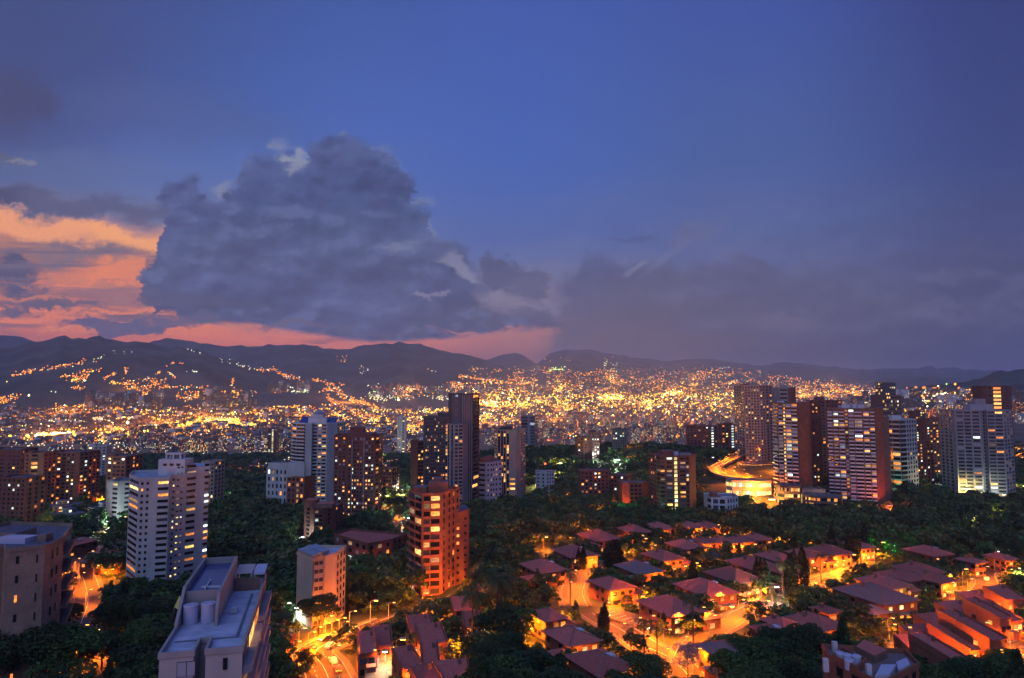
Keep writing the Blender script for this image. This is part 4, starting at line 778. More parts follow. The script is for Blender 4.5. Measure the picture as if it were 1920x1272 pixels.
# T23 orange brick tower with balconies
t = Tower('apartment_tower', 'orange brick tower with deep glowing balconies in the middle of the woods', 'apartment tower', [(768,300),(779,292),(793,286),(830,288),(838,294)], 927, 'orange_brick', 13, top_at=290)
t.fac(0, [(.1,.9,'b','dddgo')], 13); t.fac(1, [(.05,.85,'b','ddgoao')], 13); t.fac(2, [(.04,.36,'b','dgdoaa'),(.40,.86,'b','dddgoaa')], 13); t.fac(3, [(.2,.5)], 13, 'ddgy'); t.fac('R', even(3,.3), 13,'dddo')
t.prism('side_wing', [(p[0],p[1]) for p in [Vector((ray(u,t.vr)[0]*Y_-t.c.x, Y_-t.c.y)) for u, Y_ in ((838.5,297),(862,304),(880,312),(872,324),(838.5,316))]], -4, at(860,960,304).z-t.zg, 'orange_brick', 'roof_dark')
for f in range(9): t.wins.append((ray(858,t.vr)[0]*302.6-t.c.x, 302.6-t.c.y, 2+f*3.1, 1.6,1.1, .3, rt.choice('dddgoa'), Vector((.3,-.95)))); t.wins.append((ray(872,t.vr)[0]*308.1-t.c.x, 308.1-t.c.y, 2+f*3.1, 1.2,1.0, .4, rt.choice('dddg'), Vector((.4,-.9))))
t.pent(775,800,293,914,'orange_brick',7); t.pent(803,838,294,905,'orange_brick',7,nm='upper_block'); t.pent(812,828,297,897,'orange_brick',5,zb=t.H+4,nm='lift_house'); t.fin(wallmat='orange_brick')
# T24 whites behind
t = Tower('apartment_building', 'white building with dark pitched roof over brick storeys, left of the domed tower', 'apartment building', [(500,566),(540,560)], 880, 'white_paint', 16, top_at=562)
t.fac(0, even(5,.4), 6, 'dddgow'); t.pent(503,538,563,868,'white_paint',12,'roof_dark',nm='upper_block'); t.fin()
t = Tower('apartment_building', 'brick building topped by a white storey, tucked against the domed tower', 'apartment building', [(538,540),(571,534)], 895, 'orange_brick', 14, top_at=538)
t.fac(0, even(4,.5), 7, 'ddgoam'); t.pent(539,571,538,868,'white_paint',10,'roof_felt',nm='upper_block'); t.fin()
# T25 left band of brick towers
for i, (c_, vt, lb, wl, cols, lt) in enumerate((
 ([(-20,585),(14,580),(40,578),(46,584)], 845, 'brick tower with grey window strips at the left edge of the photo', 'dark_brick', ((2,even(2,.5)),(1,even(3,.45)),(0,even(2,.4))), 'ddgdwaod'),
 ([(46,560),(58,556),(82,560)], 852, 'orange brick tower with one bright striped balcony column near the left edge', 'orange_brick', ((1,[(.05,.55,'b','dwoaww')]),(0,[(.3,.6)])), 'ddod'),
 ([(97,600),(108,592),(150,590),(166,598)], 850, 'broad brick tower with a white lit stair column, second group from the left edge', 'orange_brick', ((1,[(.02,.14),(.24,.38),(.46,.54,'w','yywd'),(.66,.74)]),(2,even(2,.5)),(0,[(.2,.7)])), 'ddgowad'),
 ([(200,565),(212,560),(236,558),(247,564)], 858, 'smaller orange brick tower just left of the tall white tower', 'orange_brick', ((1,[(.05,.25),(.35,.55),(.7,.9)]),(2,even(1,.4)),(0,even(1,.4))), 'ddgwyaod'),
 ([(-5,470),(50,466)], 898, 'low dark brick block before the left brick towers', 'dark_brick', ((0,even(6,.4)),), 'dddgw'),
 ([(82,640),(96,642)], 880, 'narrow dark tower squeezed between two orange brick towers', 'dark_concrete', ((0,even(2,.4)),), 'dddg'),
 ([(163,760),(176,758),(200,764)], 838, 'slim white tower with yellow lit column behind the left brick towers', 'white_paint', ((1,even(3,.5)),(0,[(.3,.7,'w','yyaw')])), 'dgwg'),
 ([(200,475),(222,470),(243,474)], 905, 'low grey building with yellow striped windows left of the tall white tower', 'grey_concrete', ((0,[(.55,.95)]),(1,[(.6,.95)])), 'ddyd'),
 )):
    t = Tower('apartment_tower', lb, 'apartment tower', c_, vt, wl, 16, group='brick towers on the left')
    nf = max(3, int(t.H/3))
    for e_, cc in cols: t.fac(e_, cc, nf, lt, .3, .75)
    t.fac('R', even(3,.4), nf, 'ddddo'); t.pent(c_[0][0]+6, c_[0][0]+16, min(q[1] for q in c_)+5, vt-6, wl, 5); t.fin()
# T26-T28 and mid blocks in the woods
for lb, c_, vt, wl, cols, lt in (
 ('small white building with a red roof beacon in the central woods', [(1004,640),(1024,634),(1039,639)], 888, 'white_paint', ((0,even(2,.3)),(1,even(3,.4))), 'ddgdd'),
 ('low dark brick block with orange top windows in the central woods', [(1088,600),(1112,596),(1142,602)], 885, 'dark_brick', ((0,even(3,.5)),(1,even(4,.5))), 'ddgooawd'),
 ('brick block with scattered white windows above the green lit tree', [(1144,610),(1176,604)], 893, 'dark_brick', ((0,even(5,.5)),), 'ddgwawod'),
 ('stepped brick block with tall orange side piers above the green lit tree', [(1168,560),(1180,556),(1204,558),(1216,563)], 908, 'orange_brick', ((1,even(3,.6)),), 'ddgd'),
 ('dark brown tower rising out of the central woods', [(1083,800),(1094,796),(1102,797),(1110,802)], 822, 'dark_brick', ((0,even(2,.5)),(1,even(1,.4))), 'ddgdwa'),
 ('dark tower with white stair windows right of the brown tower in the central woods', [(1104,835),(1124,832)], 812, 'dark_brick', ((0,even(4,.5)),), 'ddwwdd'),
 ('dark brick slab with lit windows behind the central woods', [(1148,860),(1176,856)], 806, 'dark_concrete', ((0,even(6,.5)),), 'ddwydd'),
 ('wide dark block with one cool bright column at the right end of the central row', [(1288,850),(1345,845)], 800, 'dark_brick', ((0,[(.0,.06),(.12,.18),(.24,.30),(.38,.44),(.52,.58),(.64,.68),(.80,.87,'w','wwwc'),(.92,.98)]),), 'ddgoddwd'),
 ('second wide dark block with cool bright column, touching the beige tower', [(1346,835),(1388,830)], 797, 'dark_brick', ((0,[(.05,.12),(.2,.28),(.36,.44),(.6,.70,'w','wwwc'),(.8,.9)]),), 'ddgoddyd'),
 ('grey building with a long lit gallery below the wide dark blocks', [(1395,905),(1400,905)], 830, 'grey_concrete', ((0,even(1,.4)),), 'dg'),
 ('slim white twin tower standing alone in the orange city lights', [(745,1500),(752,1495),(761,1500)], 783, 'white_paint', ((0,even(2,.4)),(1,even(1,.4))), 'dddy'),
 ('brown brick block with orange balconies left of the dark checkered tower', [(783,575),(795,578)], 830, 'dark_brick', ((0,even(2,.6)),), 'daod'),
 ('brick blocks peeping out behind the brick grid tower on its right', [(712,640),(735,636)], 880, 'dark_brick', ((0,even(4,.5)),), 'dddoa'),
 ('slender tower with one bright white light strip in the valley left of the domed tower', [(502,1500),(520,1500)], 805, 'brown_brick', ((0,[(.1,.3),(.45,.6,'w','yyyw'),(.75,.9)]),), 'dddw'),
 ('cream slab with lit corner windows behind the crown of the tall white tower', [(378,545),(384,540),(402,543)], 868, 'beige_paint', ((0,even(1,.5)),(1,even(3,.5))), 'dddya'),
 ('brick tower with curved corner at the right edge of the row of dark blocks', [(1718,700),(1736,696),(1750,702)], 832, 'orange_brick', ((0,even(3,.4)),(1,even(2,.4))), 'ddwoad'),
 ('tall brick tower with orange balcony columns between the white wavy and grey towers', [(1736,800),(1760,795),(1782,800)], 786, 'orange_brick', ((0,even(4,.5)),(1,even(4,.5))), 'dgoawoad'),
 ('dark brick tower with white windows left of the orange balcony tower', [(1712,850),(1734,848)], 772, 'dark_brick', ((0,even(5,.5)),), 'dgwyda')):
    t = Tower('apartment_building', lb, 'apartment building', c_, vt, wl, 14)
    nf = max(3, int(t.H/3))
    for e_, cc in cols: t.fac(e_, cc, nf, lt, .28, .75)
    t.fac('R', even(3,.4), nf, 'dddo'); t.pent(c_[0][0]+(c_[-1][0]-c_[0][0])*.25, c_[0][0]+(c_[-1][0]-c_[0][0])*.6, min(q[1] for q in c_)+4, vt-4, wl, 5); t.fin()
    if 'red roof beacon' in lb:
        mb = MB(); mb.tube((0,0,t.H),(0,0,t.H+7),.15,.1,6); an = mb.build('antenna','metal_grey',t.root); mb = MB(); mb.tube((0,0,t.H+7),(0,0,t.H+8.2),.7,.7,8); mb.build('beacon','lamp_red',an)
# mid distance blocks, each its own
def blockrow(regs, descr, group):
    rows = []
    for (u0,v0,u1,v1,n,h0,h1) in regs:
        k = 0; tries = 0
        while k < n and tries < n*30:
            tries += 1
            u, v = rt.uniform(u0,u1), rt.uniform(v0,v1); p = place_fast(u, v)
            if p is None or any(math.hypot(p[0]-o[0], p[1]-o[1]) < o[2]+14 for o in OBST): continue
            rows.append((u,p,rt.uniform(h0,h1))); OBST.append((p[0],p[1],15)); k += 1
    rows.sort(key=lambda r: r[0])
    cnt = {}
    for u, p, h in rows:
        sk = rt.choice(SKINS[:2]+SKINS+['skin_lively']); w, d = rt.uniform(14,24), rt.uniform(12,20)
        nm = {'skin_brick':'orange brick','skin_dark_brick':'dark brick','skin_grey':'grey','skin_white':'white','skin_beige':'beige','skin_lively':'brightly lit brown'}[sk]
        cnt[nm] = cnt.get(nm, 0)+1
        mb = MB(); mb.prism([(-w/2,-d/2),(w/2,-d/2),(w/2,d/2),(-w/2,d/2)], -4, h, 0, 1); mb.prism([(-w*.22,-d*.2),(w*.15,-d*.2),(w*.15,d*.2),(-w*.22,d*.2)], h+.003, h+3.2, 0, 1)
        if rt.random() < .5: mb.prism([(-w/2-3,-d/2+2),(-w/2-.003,-d/2+2),(-w/2-.003,d/2-2),(-w/2-3,d/2-2)], -4, h*rt.uniform(.6,.95), 0, 1)
        o = mb.build('apartment_block', [sk,'roof_dark'], None, p); o.rotation_euler.z = rt.uniform(-.6,.6)
        tag(o, f'{nm} block {descr}, {ordinal(cnt[nm]-1)} such from the left', 'apartment block', group)
blockrow([(1000,792,1400,812,46,34,60),(1000,806,1400,830,40,28,48),(1010,835,1100,845,4,20,30),(1180,828,1290,850,10,20,34),(900,825,1010,842,8,18,34),(1140,800,1260,812,10,30,46)], 'beyond the central woods', 'mid-rise blocks beyond the central woods')
blockrow([(260,842,500,858,22,22,40),(0,850,250,880,16,18,30),(470,838,545,848,8,30,44),(120,960,230,1000,3,8,11),(0,930,120,960,5,8,14)], 'below the bright left avenue', 'mid-rise blocks on the left')
blockrow([(1690,800,1790,850,16,24,46),(1560,770,1650,790,6,26,46),(1700,775,1850,800,12,18,34),(1890,770,1925,800,5,16,24)], 'on the right slope', 'mid-rise blocks on the right')
blockrow([(600,835,800,850,10,16,30),(712,870,780,900,6,6,12),(470,870,560,900,7,8,16)], 'behind the grid tower', 'mid-rise blocks in the centre left')
# ---------------------------------------------------------------- roads
RSEG = []
def smoothline(P, n=8):
    out = []
    for i in range(len(P)-1):
        p0, p1, p2, p3 = P[max(0,i-1)], P[i], P[i+1], P[min(len(P)-1,i+2)]
        for k in range(n):
            t_ = k/n; out.append(.5*((2*p1)+(p2-p0)*t_+(2*p0-5*p1+4*p2-p3)*t_*t_+(3*p1-p0-3*p2+p3)*t_**3))
    out.append(P[-1]); return out
def road(pts, w, nm='road', kerb=True, lanes=1, lift=.14, mat='asphalt', world=False):
    P = pts if world else [p for p in (place(u,v) for u,v in pts) if p]
    P = smoothline([Vector((p.x,p.y)) for p in P]); L_ = []; 
    for i, p in enumerate(P):
        d = (P[min(i+1,len(P)-1)]-P[max(i-1,0)]).normalized(); L_.append(Vector((-d.y,d.x)))
    xs = np.array([[ (p+n*s).x for s in (-w/2,-w/4,0,w/4,w/2)] for p,n in zip(P,L_)]); ys = np.array([[ (p+n*s).y for s in (-w/2,-w/4,0,w/4,w/2)] for p,n in zip(P,L_)])
    zs = H(xs,ys); zs = np.repeat(zs.max(1)[:,None],5,1)+lift
    mb = MB(); k = 5; mb.add([(xs[i,j],ys[i,j],zs[i,j]) for i in range(len(P)) for j in range(5)], [(i*k+j,i*k+j+1,(i+1)*k+j+1,(i+1)*k+j) for i in range(len(P)-1) for j in range(4)])
    # sides of the bed
    for j, s in ((0,-1),(4,1)):
        n0 = len(mb.v); mb.add([(xs[i,j],ys[i,j],zs[i,j]) for i in range(len(P))]+[(xs[i,j],ys[i,j],zs[i,j]-1.6) for i in range(len(P))], [(i,i+1,len(P)+i+1,len(P)+i) for i in range(len(P)-1)])
    tag(mb.build(nm, mat), kind='structure')
    for i in range(0,len(P),2): OBST.append((P[i].x,P[i].y,w/2+2.5)); RSEG.append((P[i].x,P[i].y,zs[i,0]))
    def line(off, wd, z, mat_, nm_, h=0.0, dash=None):
        mb = MB()
        for i in range(len(P)-1):
            if dash and i % dash: continue
            a, b_ = P[i]+L_[i]*off, P[i+1]+L_[i+1]*off; q = [(a-L_[i]*wd/2),(b_-L_[i+1]*wd/2),(b_+L_[i+1]*wd/2),(a+L_[i]*wd/2)]; za, zb = zs[i,0]+z, zs[i+1,0]+z
            v_ = [(q[0].x,q[0].y,za),(q[1].x,q[1].y,zb),(q[2].x,q[2].y,zb),(q[3].x,q[3].y,za)]
            if h: v_ += [(a_[0],a_[1],a_[2]+h) for a_ in v_]; mb.add(v_, [(4,5,6,7),(0,1,5,4),(2,3,7,6),(1,2,6,5),(3,0,4,7)])
            else: mb.add(v_, [(0,1,2,3)])
        tag(mb.build(nm_, mat_), kind='structure')
    if kerb:
        for s in (-1,1): line(s*(w/2+.1), .25, -.3, 'kerb_stone', 'kerb', .45); 
        for s in (-1,1): line(s*(w/2+1.1), 1.7, -.5, 'paving', 'pavement', .62)
    if lanes:
        line(0, .16, .006, 'road_paint', 'lane_line'); 
        if lanes > 1:
            for s in (-.25,.25): line(s*w, .15, .006, 'road_paint', 'lane_line', 0, 2)
    return P, L_, zs
mainP = road([(640,1345),(622,1290),(606,1252),(588,1228),(606,1212),(640,1200),(668,1191),(700,1178),(730,1166)], 10.5, lanes=2)
road([(728,1167),(760,1156),(800,1144),(845,1128),(890,1112)], 5.5, lanes=0)
road([(150,1330),(153,1262),(160,1225),(150,1180),(165,1130),(158,1092),(150,1060),(165,1040),(190,1022)], 9)
road([(1160,1062),(1115,1058),(1102,1072),(1082,1090),(1072,1112),(1080,1138)], 8.5, lanes=0, mat='paving')
road([(1110,1150),(1140,1168),(1172,1186),(1212,1214),(1250,1232),(1290,1268),(1310,1330)], 9, lanes=1)
road([(1285,1250),(1300,1215),(1330,1190),(1368,1168),(1400,1150),(1440,1128)], 7.5, lanes=0, mat='paving')
road([(1488,1122),(1515,1102),(1550,1086),(1590,1076),(1625,1060)], 9, lanes=0, mat='paving')
road([(1960,1215),(1918,1232),(1892,1262),(1880,1300)], 13, lanes=2)
road([(1668,1205),(1700,1218),(1726,1240),(1745,1268),(1765,1310)], 7, lanes=1)
road([(1795,1140),(1830,1122),(1850,1098),(1850,1070),(1920,1046)], 8, lanes=0)
road([(712,985),(728,965),(742,985),(750,1000),(752,1030)], 9, lanes=1)
road([(950,965),(920,955),(900,948)], 8, lanes=0)
# parking court with painted bays
pc = place(1172,1176); mb = MB(); ang = math.radians(-52)
for k in range(9):
    d = Vector((math.cos(ang),math.sin(ang)))*(k-4)*2.7; mb.box((pc.x+3.5+d.x, pc.y+4.5+d.y, pc.z+.62),(.22,4.8,.03), ang+math.radians(0))
tag(mb.build('parking_line','road_paint'), kind='structure')
mb = MB(); c_, s_ = math.cos(ang), math.sin(ang); q = [(pc.x+3.5+x*c_-y*s_, pc.y+4.5+x*s_+y*c_) for x,y in ((-14,-4),(14,-4),(14,6),(-14,6))]; mb.prism(q, pc.z-3, pc.z+.60); tag(mb.build('parking_court','paving'), kind='structure'); OBST.append((pc.x+3.5,pc.y+4.5,12))
# ---------------------------------------------------------------- the curved lit ramp and the parking decks beside the beige tower
def wp(u, v, Y): return at(u, v, Y)
rp = [wp(1452,852,760), wp(1398,850,745), wp(1372,862,715), wp(1346,874,690), wp(1339,882,672), wp(1352,891,655), wp(1385,899,645), wp(1425,906,640), wp(1460,912,636)]
rp = smoothline(rp, 6); rp = [Vector(p) for p in rp]; base_ = min(p.z for p in rp)
rr0 = thing('car_ramp', 'curved elevated car ramp glowing orange, bending round below the tall beige tower', 'car ramp', (rp[12].x, rp[12].y, base_-6)); o_ = rr0.location
mb = MB(); pr = MB(); n_ = len(rp)
raw = [p.copy() for p in rp]
for i in range(n_):
    d = raw[min(i+1,n_-1)]-raw[max(0,i-1)]; d.z = 0; d.normalize(); rp[i] = (raw[i]-o_, Vector((-d.y,d.x,0)))
dv = []; 
for p, nn in rp: dv += [p-nn*5, p+nn*5, p+nn*5-Vector((0,0,1.4)), p-nn*5-Vector((0,0,1.4))]
mb.add(dv, [f_ for i in range(n_-1) for f_ in ((i*4,i*4+1,i*4+5,i*4+4),(i*4+1,i*4+2,i*4+6,i*4+5),(i*4+2,i*4+3,i*4+7,i*4+6),(i*4+3,i*4,i*4+4,i*4+7))]+[(0,3,2,1)]); mb.build('deck','paving',rr0)
for s in (-1,1):
    w_ = MB(); dv = []
    for p, nn in rp: a = p+nn*s*4.9; dv += [a-nn*.15+Vector((0,0,.003)), a+nn*.15+Vector((0,0,.003)), a+nn*.15+Vector((0,0,1.2)), a-nn*.15+Vector((0,0,1.2))]
    w_.add(dv, [f_ for i in range(n_-1) for f_ in ((i*4,i*4+1,i*4+5,i*4+4),(i*4+1,i*4+2,i*4+6,i*4+5),(i*4+2,i*4+3,i*4+7,i*4+6),(i*4+3,i*4,i*4+4,i*4+7))]); w_.build('side_wall','kerb_stone',rr0)
for i in range(2, n_-1, 5): mb = MB(); p = rp[i][0]; mb.tube((p.x,p.y,-12),(p.x,p.y,p.z-1.4),1.0,1.0,10); mb.build('pillar','grey_concrete',rr0)
def deckhouse(lb, corners, vt, nfl, wall='beige_concrete', lt='oaay', dp=22, fr=.9):
    t = Tower('parking_building', lb, 'parking building', corners, vt, wall, dp)
    for i in range(len(corners)-1): t.fac(i, [(.5-fr/2,.5+fr/2,'w')] if fr < .6 else even(7,.9), nfl, lt, .3, .8)
    t.fac('L', even(3,.8), nfl, lt, .3,.8); mb = MB()
    for x in (-.3,0,.3): mb = MB(); mb.box((x*20, 2, t.H+1.3),(1.2,3,1.3)); mb.build('roof_unit','metal_grey',t.root)
    t.fin(); return t
deckhouse('lit open parking decks of three levels inside the curve of the ramp', [(1392,692),(1420,684),(1449,690)], 872, 4, 'orange_brick', 'oaaoy')
deckhouse('long low shop building with glaring yellow glass front below the ramp', [(1362,600),(1372,594),(1418,588),(1446,590)], 904, 2, 'beige_concrete', 'yyaw', 12)
deckhouse('sloping lit garage decks at the foot of the left banded slab tower', [(1452,548),(1470,540),(1500,538)], 914, 4, 'orange_brick', 'oadao', 14)
deckhouse('dark garage decks with rows of orange slots between the two slab towers', [(1506,520),(1530,512),(1578,508)], 934, 4, 'brown_brick', 'odaod', 14)
deckhouse('lit podium roof pavilion behind the dark garage decks', [(1504,540),(1548,538)], 920, 1, 'beige_concrete', 'ayo', 8)
deckhouse('low garage wall with orange slots right of the widest slab tower foot', [(1632,512),(1668,506)], 962, 2, 'dark_brick', 'oadd', 8)
# ---------------------------------------------------------------- nearest building with the roof and water tanks
zr = at(300,1236,88).z
fr_ = [at(298,1236,88), at(358,1230,89), at(372,1212,92), at(386,1212,92), at(381,1232,89), at(448,1232,87)]
def dirn(p, q): return Vector((q.x-p.x, q.y-p.y))
A0 = Vector((-43.4,88.0)); ax = Vector((-.26,.966)).normalized(); LN = 33.0; LT = 36.0; ac = Vector((ax.y,-ax.x))
gz = hz(-45,105); r0 = thing('apartment_building', 'nearest building, seen from above: pale blue flat roof with two round water tanks', 'apartment building', (A0.x,A0.y,gz)); Hn = zr-gz
OBST.append((A0.x+3,A0.y+10,13)); OBST.append((A0.x+2,A0.y+25,14)); OBST.append((A0.x,A0.y+40,14))
def lp(x, y): q = ac*x+ax*y; return (q.x, q.y)
def poly(*pp): return [lp(*p) for p in pp]
Wn = 9.6
mb = MB(); mb.prism(poly((0,0),(3.9,0),(3.9,4.5),(5.3,4.5),(5.3,0),(Wn,0),(Wn,LT),(0,LT)), -4, Hn, 0, 1); mb.build('wall', ['nearest_wall','roof_felt'], r0)
mb = MB(); hh = 0
def rim(a, b_, h=.7, t_=.28, dz=0):
    p, q = Vector(lp(*a)), Vector(lp(*b_)); d = q-p; rim.k += 1; mb.box(((p.x+q.x)/2,(p.y+q.y)/2,Hn+h/2+dz+.002),(d.length+.25+rim.k*.004,t_+rim.k*.004,h+rim.k*.006), math.atan2(d.y,d.x))
rim.k = 0
for a, b_ in (((0,0),(3.9,0)),((3.9,0),(3.9,4.5)),((3.9,4.5),(5.3,4.5)),((5.3,4.5),(5.3,0)),((5.3,0),(Wn,0)),((Wn,0),(Wn,LT)),((0,0),(0,10.5))): rim(a, b_)
mb.build('parapet','nearest_wall',r0)
mb = MB(); rim.k = 0
for a, b_ in (((.8,5.6),(Wn-1.3,5.6)),((Wn-1.3,5.6),(Wn-1.3,26))): rim(a, b_, .10, .35)
mb.build('roof_kerb','roof_dark',r0)
# raised stair and machine block with a sunken blue roof
bl = MB(); HB = 4.6
bl.prism(poly((.0,15.5),(4.9,15.5),(4.9,LN),(.0,LN)), Hn+.003, Hn+HB-1.0, 0, 1); bk_ = bl.build('upper_block', ['nearest_wall','solar_blue'], r0)
w_ = MB(); 
def slab(a, b_, z0, z1, z2, z3, t_=.35, MBb=None):
    p, q = Vector(lp(*a)), Vector(lp(*b_)); d = (q-p).normalized(); n = Vector((-d.y,d.x))*t_/2
    MBb.add([(*(p-n),z0),(*(q-n),z1),(*(q+n),z1),(*(p+n),z0),(*(p-n),z2),(*(q-n),z3),(*(q+n),z3),(*(p+n),z2)], [(0,1,5,4),(1,2,6,5),(2,3,7,6),(3,0,4,7),(4,5,6,7),(0,3,2,1)])
slab((-.05,10),(-.05,15.5),Hn-.3,Hn-.3,Hn+1.0,Hn+HB,.4,w_); slab((-.05,15.5),(-.05,LN),Hn-.3,Hn-.3,Hn+HB,Hn+HB,.4,w_)
slab((4.95,11.0),(4.95,13.0),Hn-.1,Hn-.1,Hn+2.4,Hn+4.2,.4,w_); slab((4.95,13.0),(4.95,LN),Hn-.1,Hn-.1,Hn+4.2,Hn+HB,.4,w_); slab((-.2,LN+.2),(5.1,LN+.2),Hn-.1,Hn-.1,Hn+HB+.01,Hn+HB+.01,.4,w_); slab((.2,15.4),(4.7,15.4),Hn,Hn,Hn+HB-.7,Hn+HB-.7,.3,w_)
w_.build('side_wall','nearest_wall',r0)
for x, y in ((1.25,13.2),(3.55,13.5)):
    mb = MB(); px_, py_ = lp(x,y); mb.tube((0,0,0),(0,0,2.5),.92,.92,26)
    for k in range(26): a = k*math.pi*2/26; mb.tube((.92*math.cos(a),.92*math.sin(a),.05),(.92*math.cos(a),.92*math.sin(a),2.4),.045,.045,4)
    t_ = mb.build('water_tank','tank_blue',r0,(px_,py_,Hn+.004)); mb = MB(); mb.tube((0,0,2.503),(0,0,2.62),1.03,.98,26); mb.tube((.3,0,2.62),(.3,0,2.72),.3,.3,12); mb.build('lid','tank_blue',t_)
mb = MB(); px_,py_ = lp(2.6,19); mb.box((px_,py_,Hn+HB-.8),(.15,5,.35),.25); mb.box((lp(4.0-.6,17.5)[0],lp(3.4,17.5)[1],Hn+HB-.8),(3,.15,.3),.1); mb.build('pipe','panel_white',r0)
mb = MB(); px_,py_ = lp(6.7,16.5); mb.box((px_,py_,Hn+.5),(.9,.7,.8),.1); mb.box((px_-1.2,py_-.2,Hn+.25),(2.2,.15,.15),.1); mb.build('roof_unit','panel_white',r0)
# pergola slats and white terrace at the far right of the roof
mb = MB()
for k in range(9): p_ = lp(5.2, 29.6+k*.7); q_ = lp(7.9, 29.6+k*.7); mb.tube((p_[0],p_[1],Hn+2.6),(q_[0],q_[1],Hn+2.6),.14,.14,4)
for x,y in ((5.3,29.6),(7.8,29.6),(5.3,35.2),(7.8,35.2)): p_ = lp(x,y); mb.tube((p_[0],p_[1],Hn),(p_[0],p_[1],Hn+2.6),.12,.12,4)
mb.build('pergola','panel_white',r0)
mb = MB(); mb.prism(poly((5.2,28.4),(Wn-.4,28.4),(Wn-.4,28.9),(5.2,28.9)), Hn+.003, Hn+2.0); mb.build('terrace_wall','brown_brick',r0)
mb = MB(); mb.prism(poly((8.1,29.5),(Wn+.3,29.5),(Wn+.3,LT-.2),(8.1,LT-.2)), Hn+2.2, Hn+2.5); mb.build('canopy','tank_blue',r0)
# front windows and the slit, and the balcony bands on the right side
fa = math.atan2(-ac.y*-1, ac.x)
def wl(x, z, w, h, mk, y=-.03): p_ = lp(x,y); link('window', win_mesh(w,h,mk,.12), r0, (p_[0],p_[1],Hn+z), math.atan2(ac.y,ac.x))
for k in range(5): wl(2.6, -1.5-3*k, 1.0, 1.7, 'p'); wl(3.65-.0, -1.5-3*k, .9, 1.7, 'p'); wl(7.6, -1.3-3*k, .4, 1.3, 'd')
sa = math.atan2(ax.y,ax.x)
for f in range(11):
    for j, y in enumerate((4,11,18,25,32)):
        p_ = lp(Wn+.02, y); link('window', win_mesh(6.6,1.7,rt.choice('ggdgpmgoam'),.1), r0, (p_[0],p_[1],Hn-1.5-3*f), sa)
    for j in range(2):
        bm_ = MB(); yy0, yy1 = (0.6,17.6) if j == 0 else (18.4,LT-.6); bm_.prism(poly((Wn+.06,yy0),(Wn+1.1,yy0+.8),(Wn+1.1,yy1),(Wn+.06,yy1)), Hn-3*f-3.1, Hn-3*f-2.1); bm_.build('balcony','nearest_wall' if f % 1 == 0 else 'white_paint', r0)
# yellow awning left of it
p_ = place(338,1150); a0 = at(333,1125,205)
if p_:
    t_ = thing('awning', 'small yellow awning between the tall white tower and the nearest roof', 'awning', (a0.x,a0.y,a0.z-6)); mb = MB(); mb.add([(-.9,0,4),(2.0,0,2.4),(2.2,2.5,2.9),(-.7,2.5,6.5),(-.9,0,3.9),(2.0,0,2.3),(2.2,2.5,2.8),(-.7,2.5,6.4)],[(0,1,2,3),(7,6,5,4),(0,4,5,1),(1,5,6,2),(2,6,7,3),(3,7,4,0)]); mb.build('cloth','awning_yellow',t_); mb = MB()
    for x,y,h in ((-.9,0,3.9),(2.0,0,2.3),(2.2,2.5,2.8),(-.7,2.5,6.4)): mb.tube((x,y,-9),(x,y,h),.08,.08,6)
    mb.build('pole','metal_grey',t_)
# ---------------------------------------------------------------- houses
rh = random.Random(5)
def hip(mb, w, d, z, h, over=.9, mi=0, mi2=1, cx=0, cy=0):
    x, y = w/2+over, d/2+over; r = max(0, (max(w,d)-min(w,d))/2-.3)
    A, B = ((cx,cy-r),(cx,cy+r)) if d >= w else ((cx-r,cy),(cx+r,cy))
    e = [(cx-x,cy-y,z),(cx+x,cy-y,z),(cx+x,cy+y,z),(cx-x,cy+y,z)]; T = [(A[0],A[1],z+h),(B[0],B[1],z+h+.01)]
    if d >= w: fs = [(0,1,4),(1,2,5,4),(2,3,5),(3,0,4,5)]
    else: fs = [(0,1,5,4),(1,2,5),(2,3,4,5),(3,0,4)]
    mb.add(e+T, fs, mi); mb.add([(p[0],p[1],p[2]-.22) for p in e]+e, [(0,1,5,4),(1,2,6,5),(2,3,7,6),(3,0,4,7),(3,2,1,0)], mi2)
    return e, T
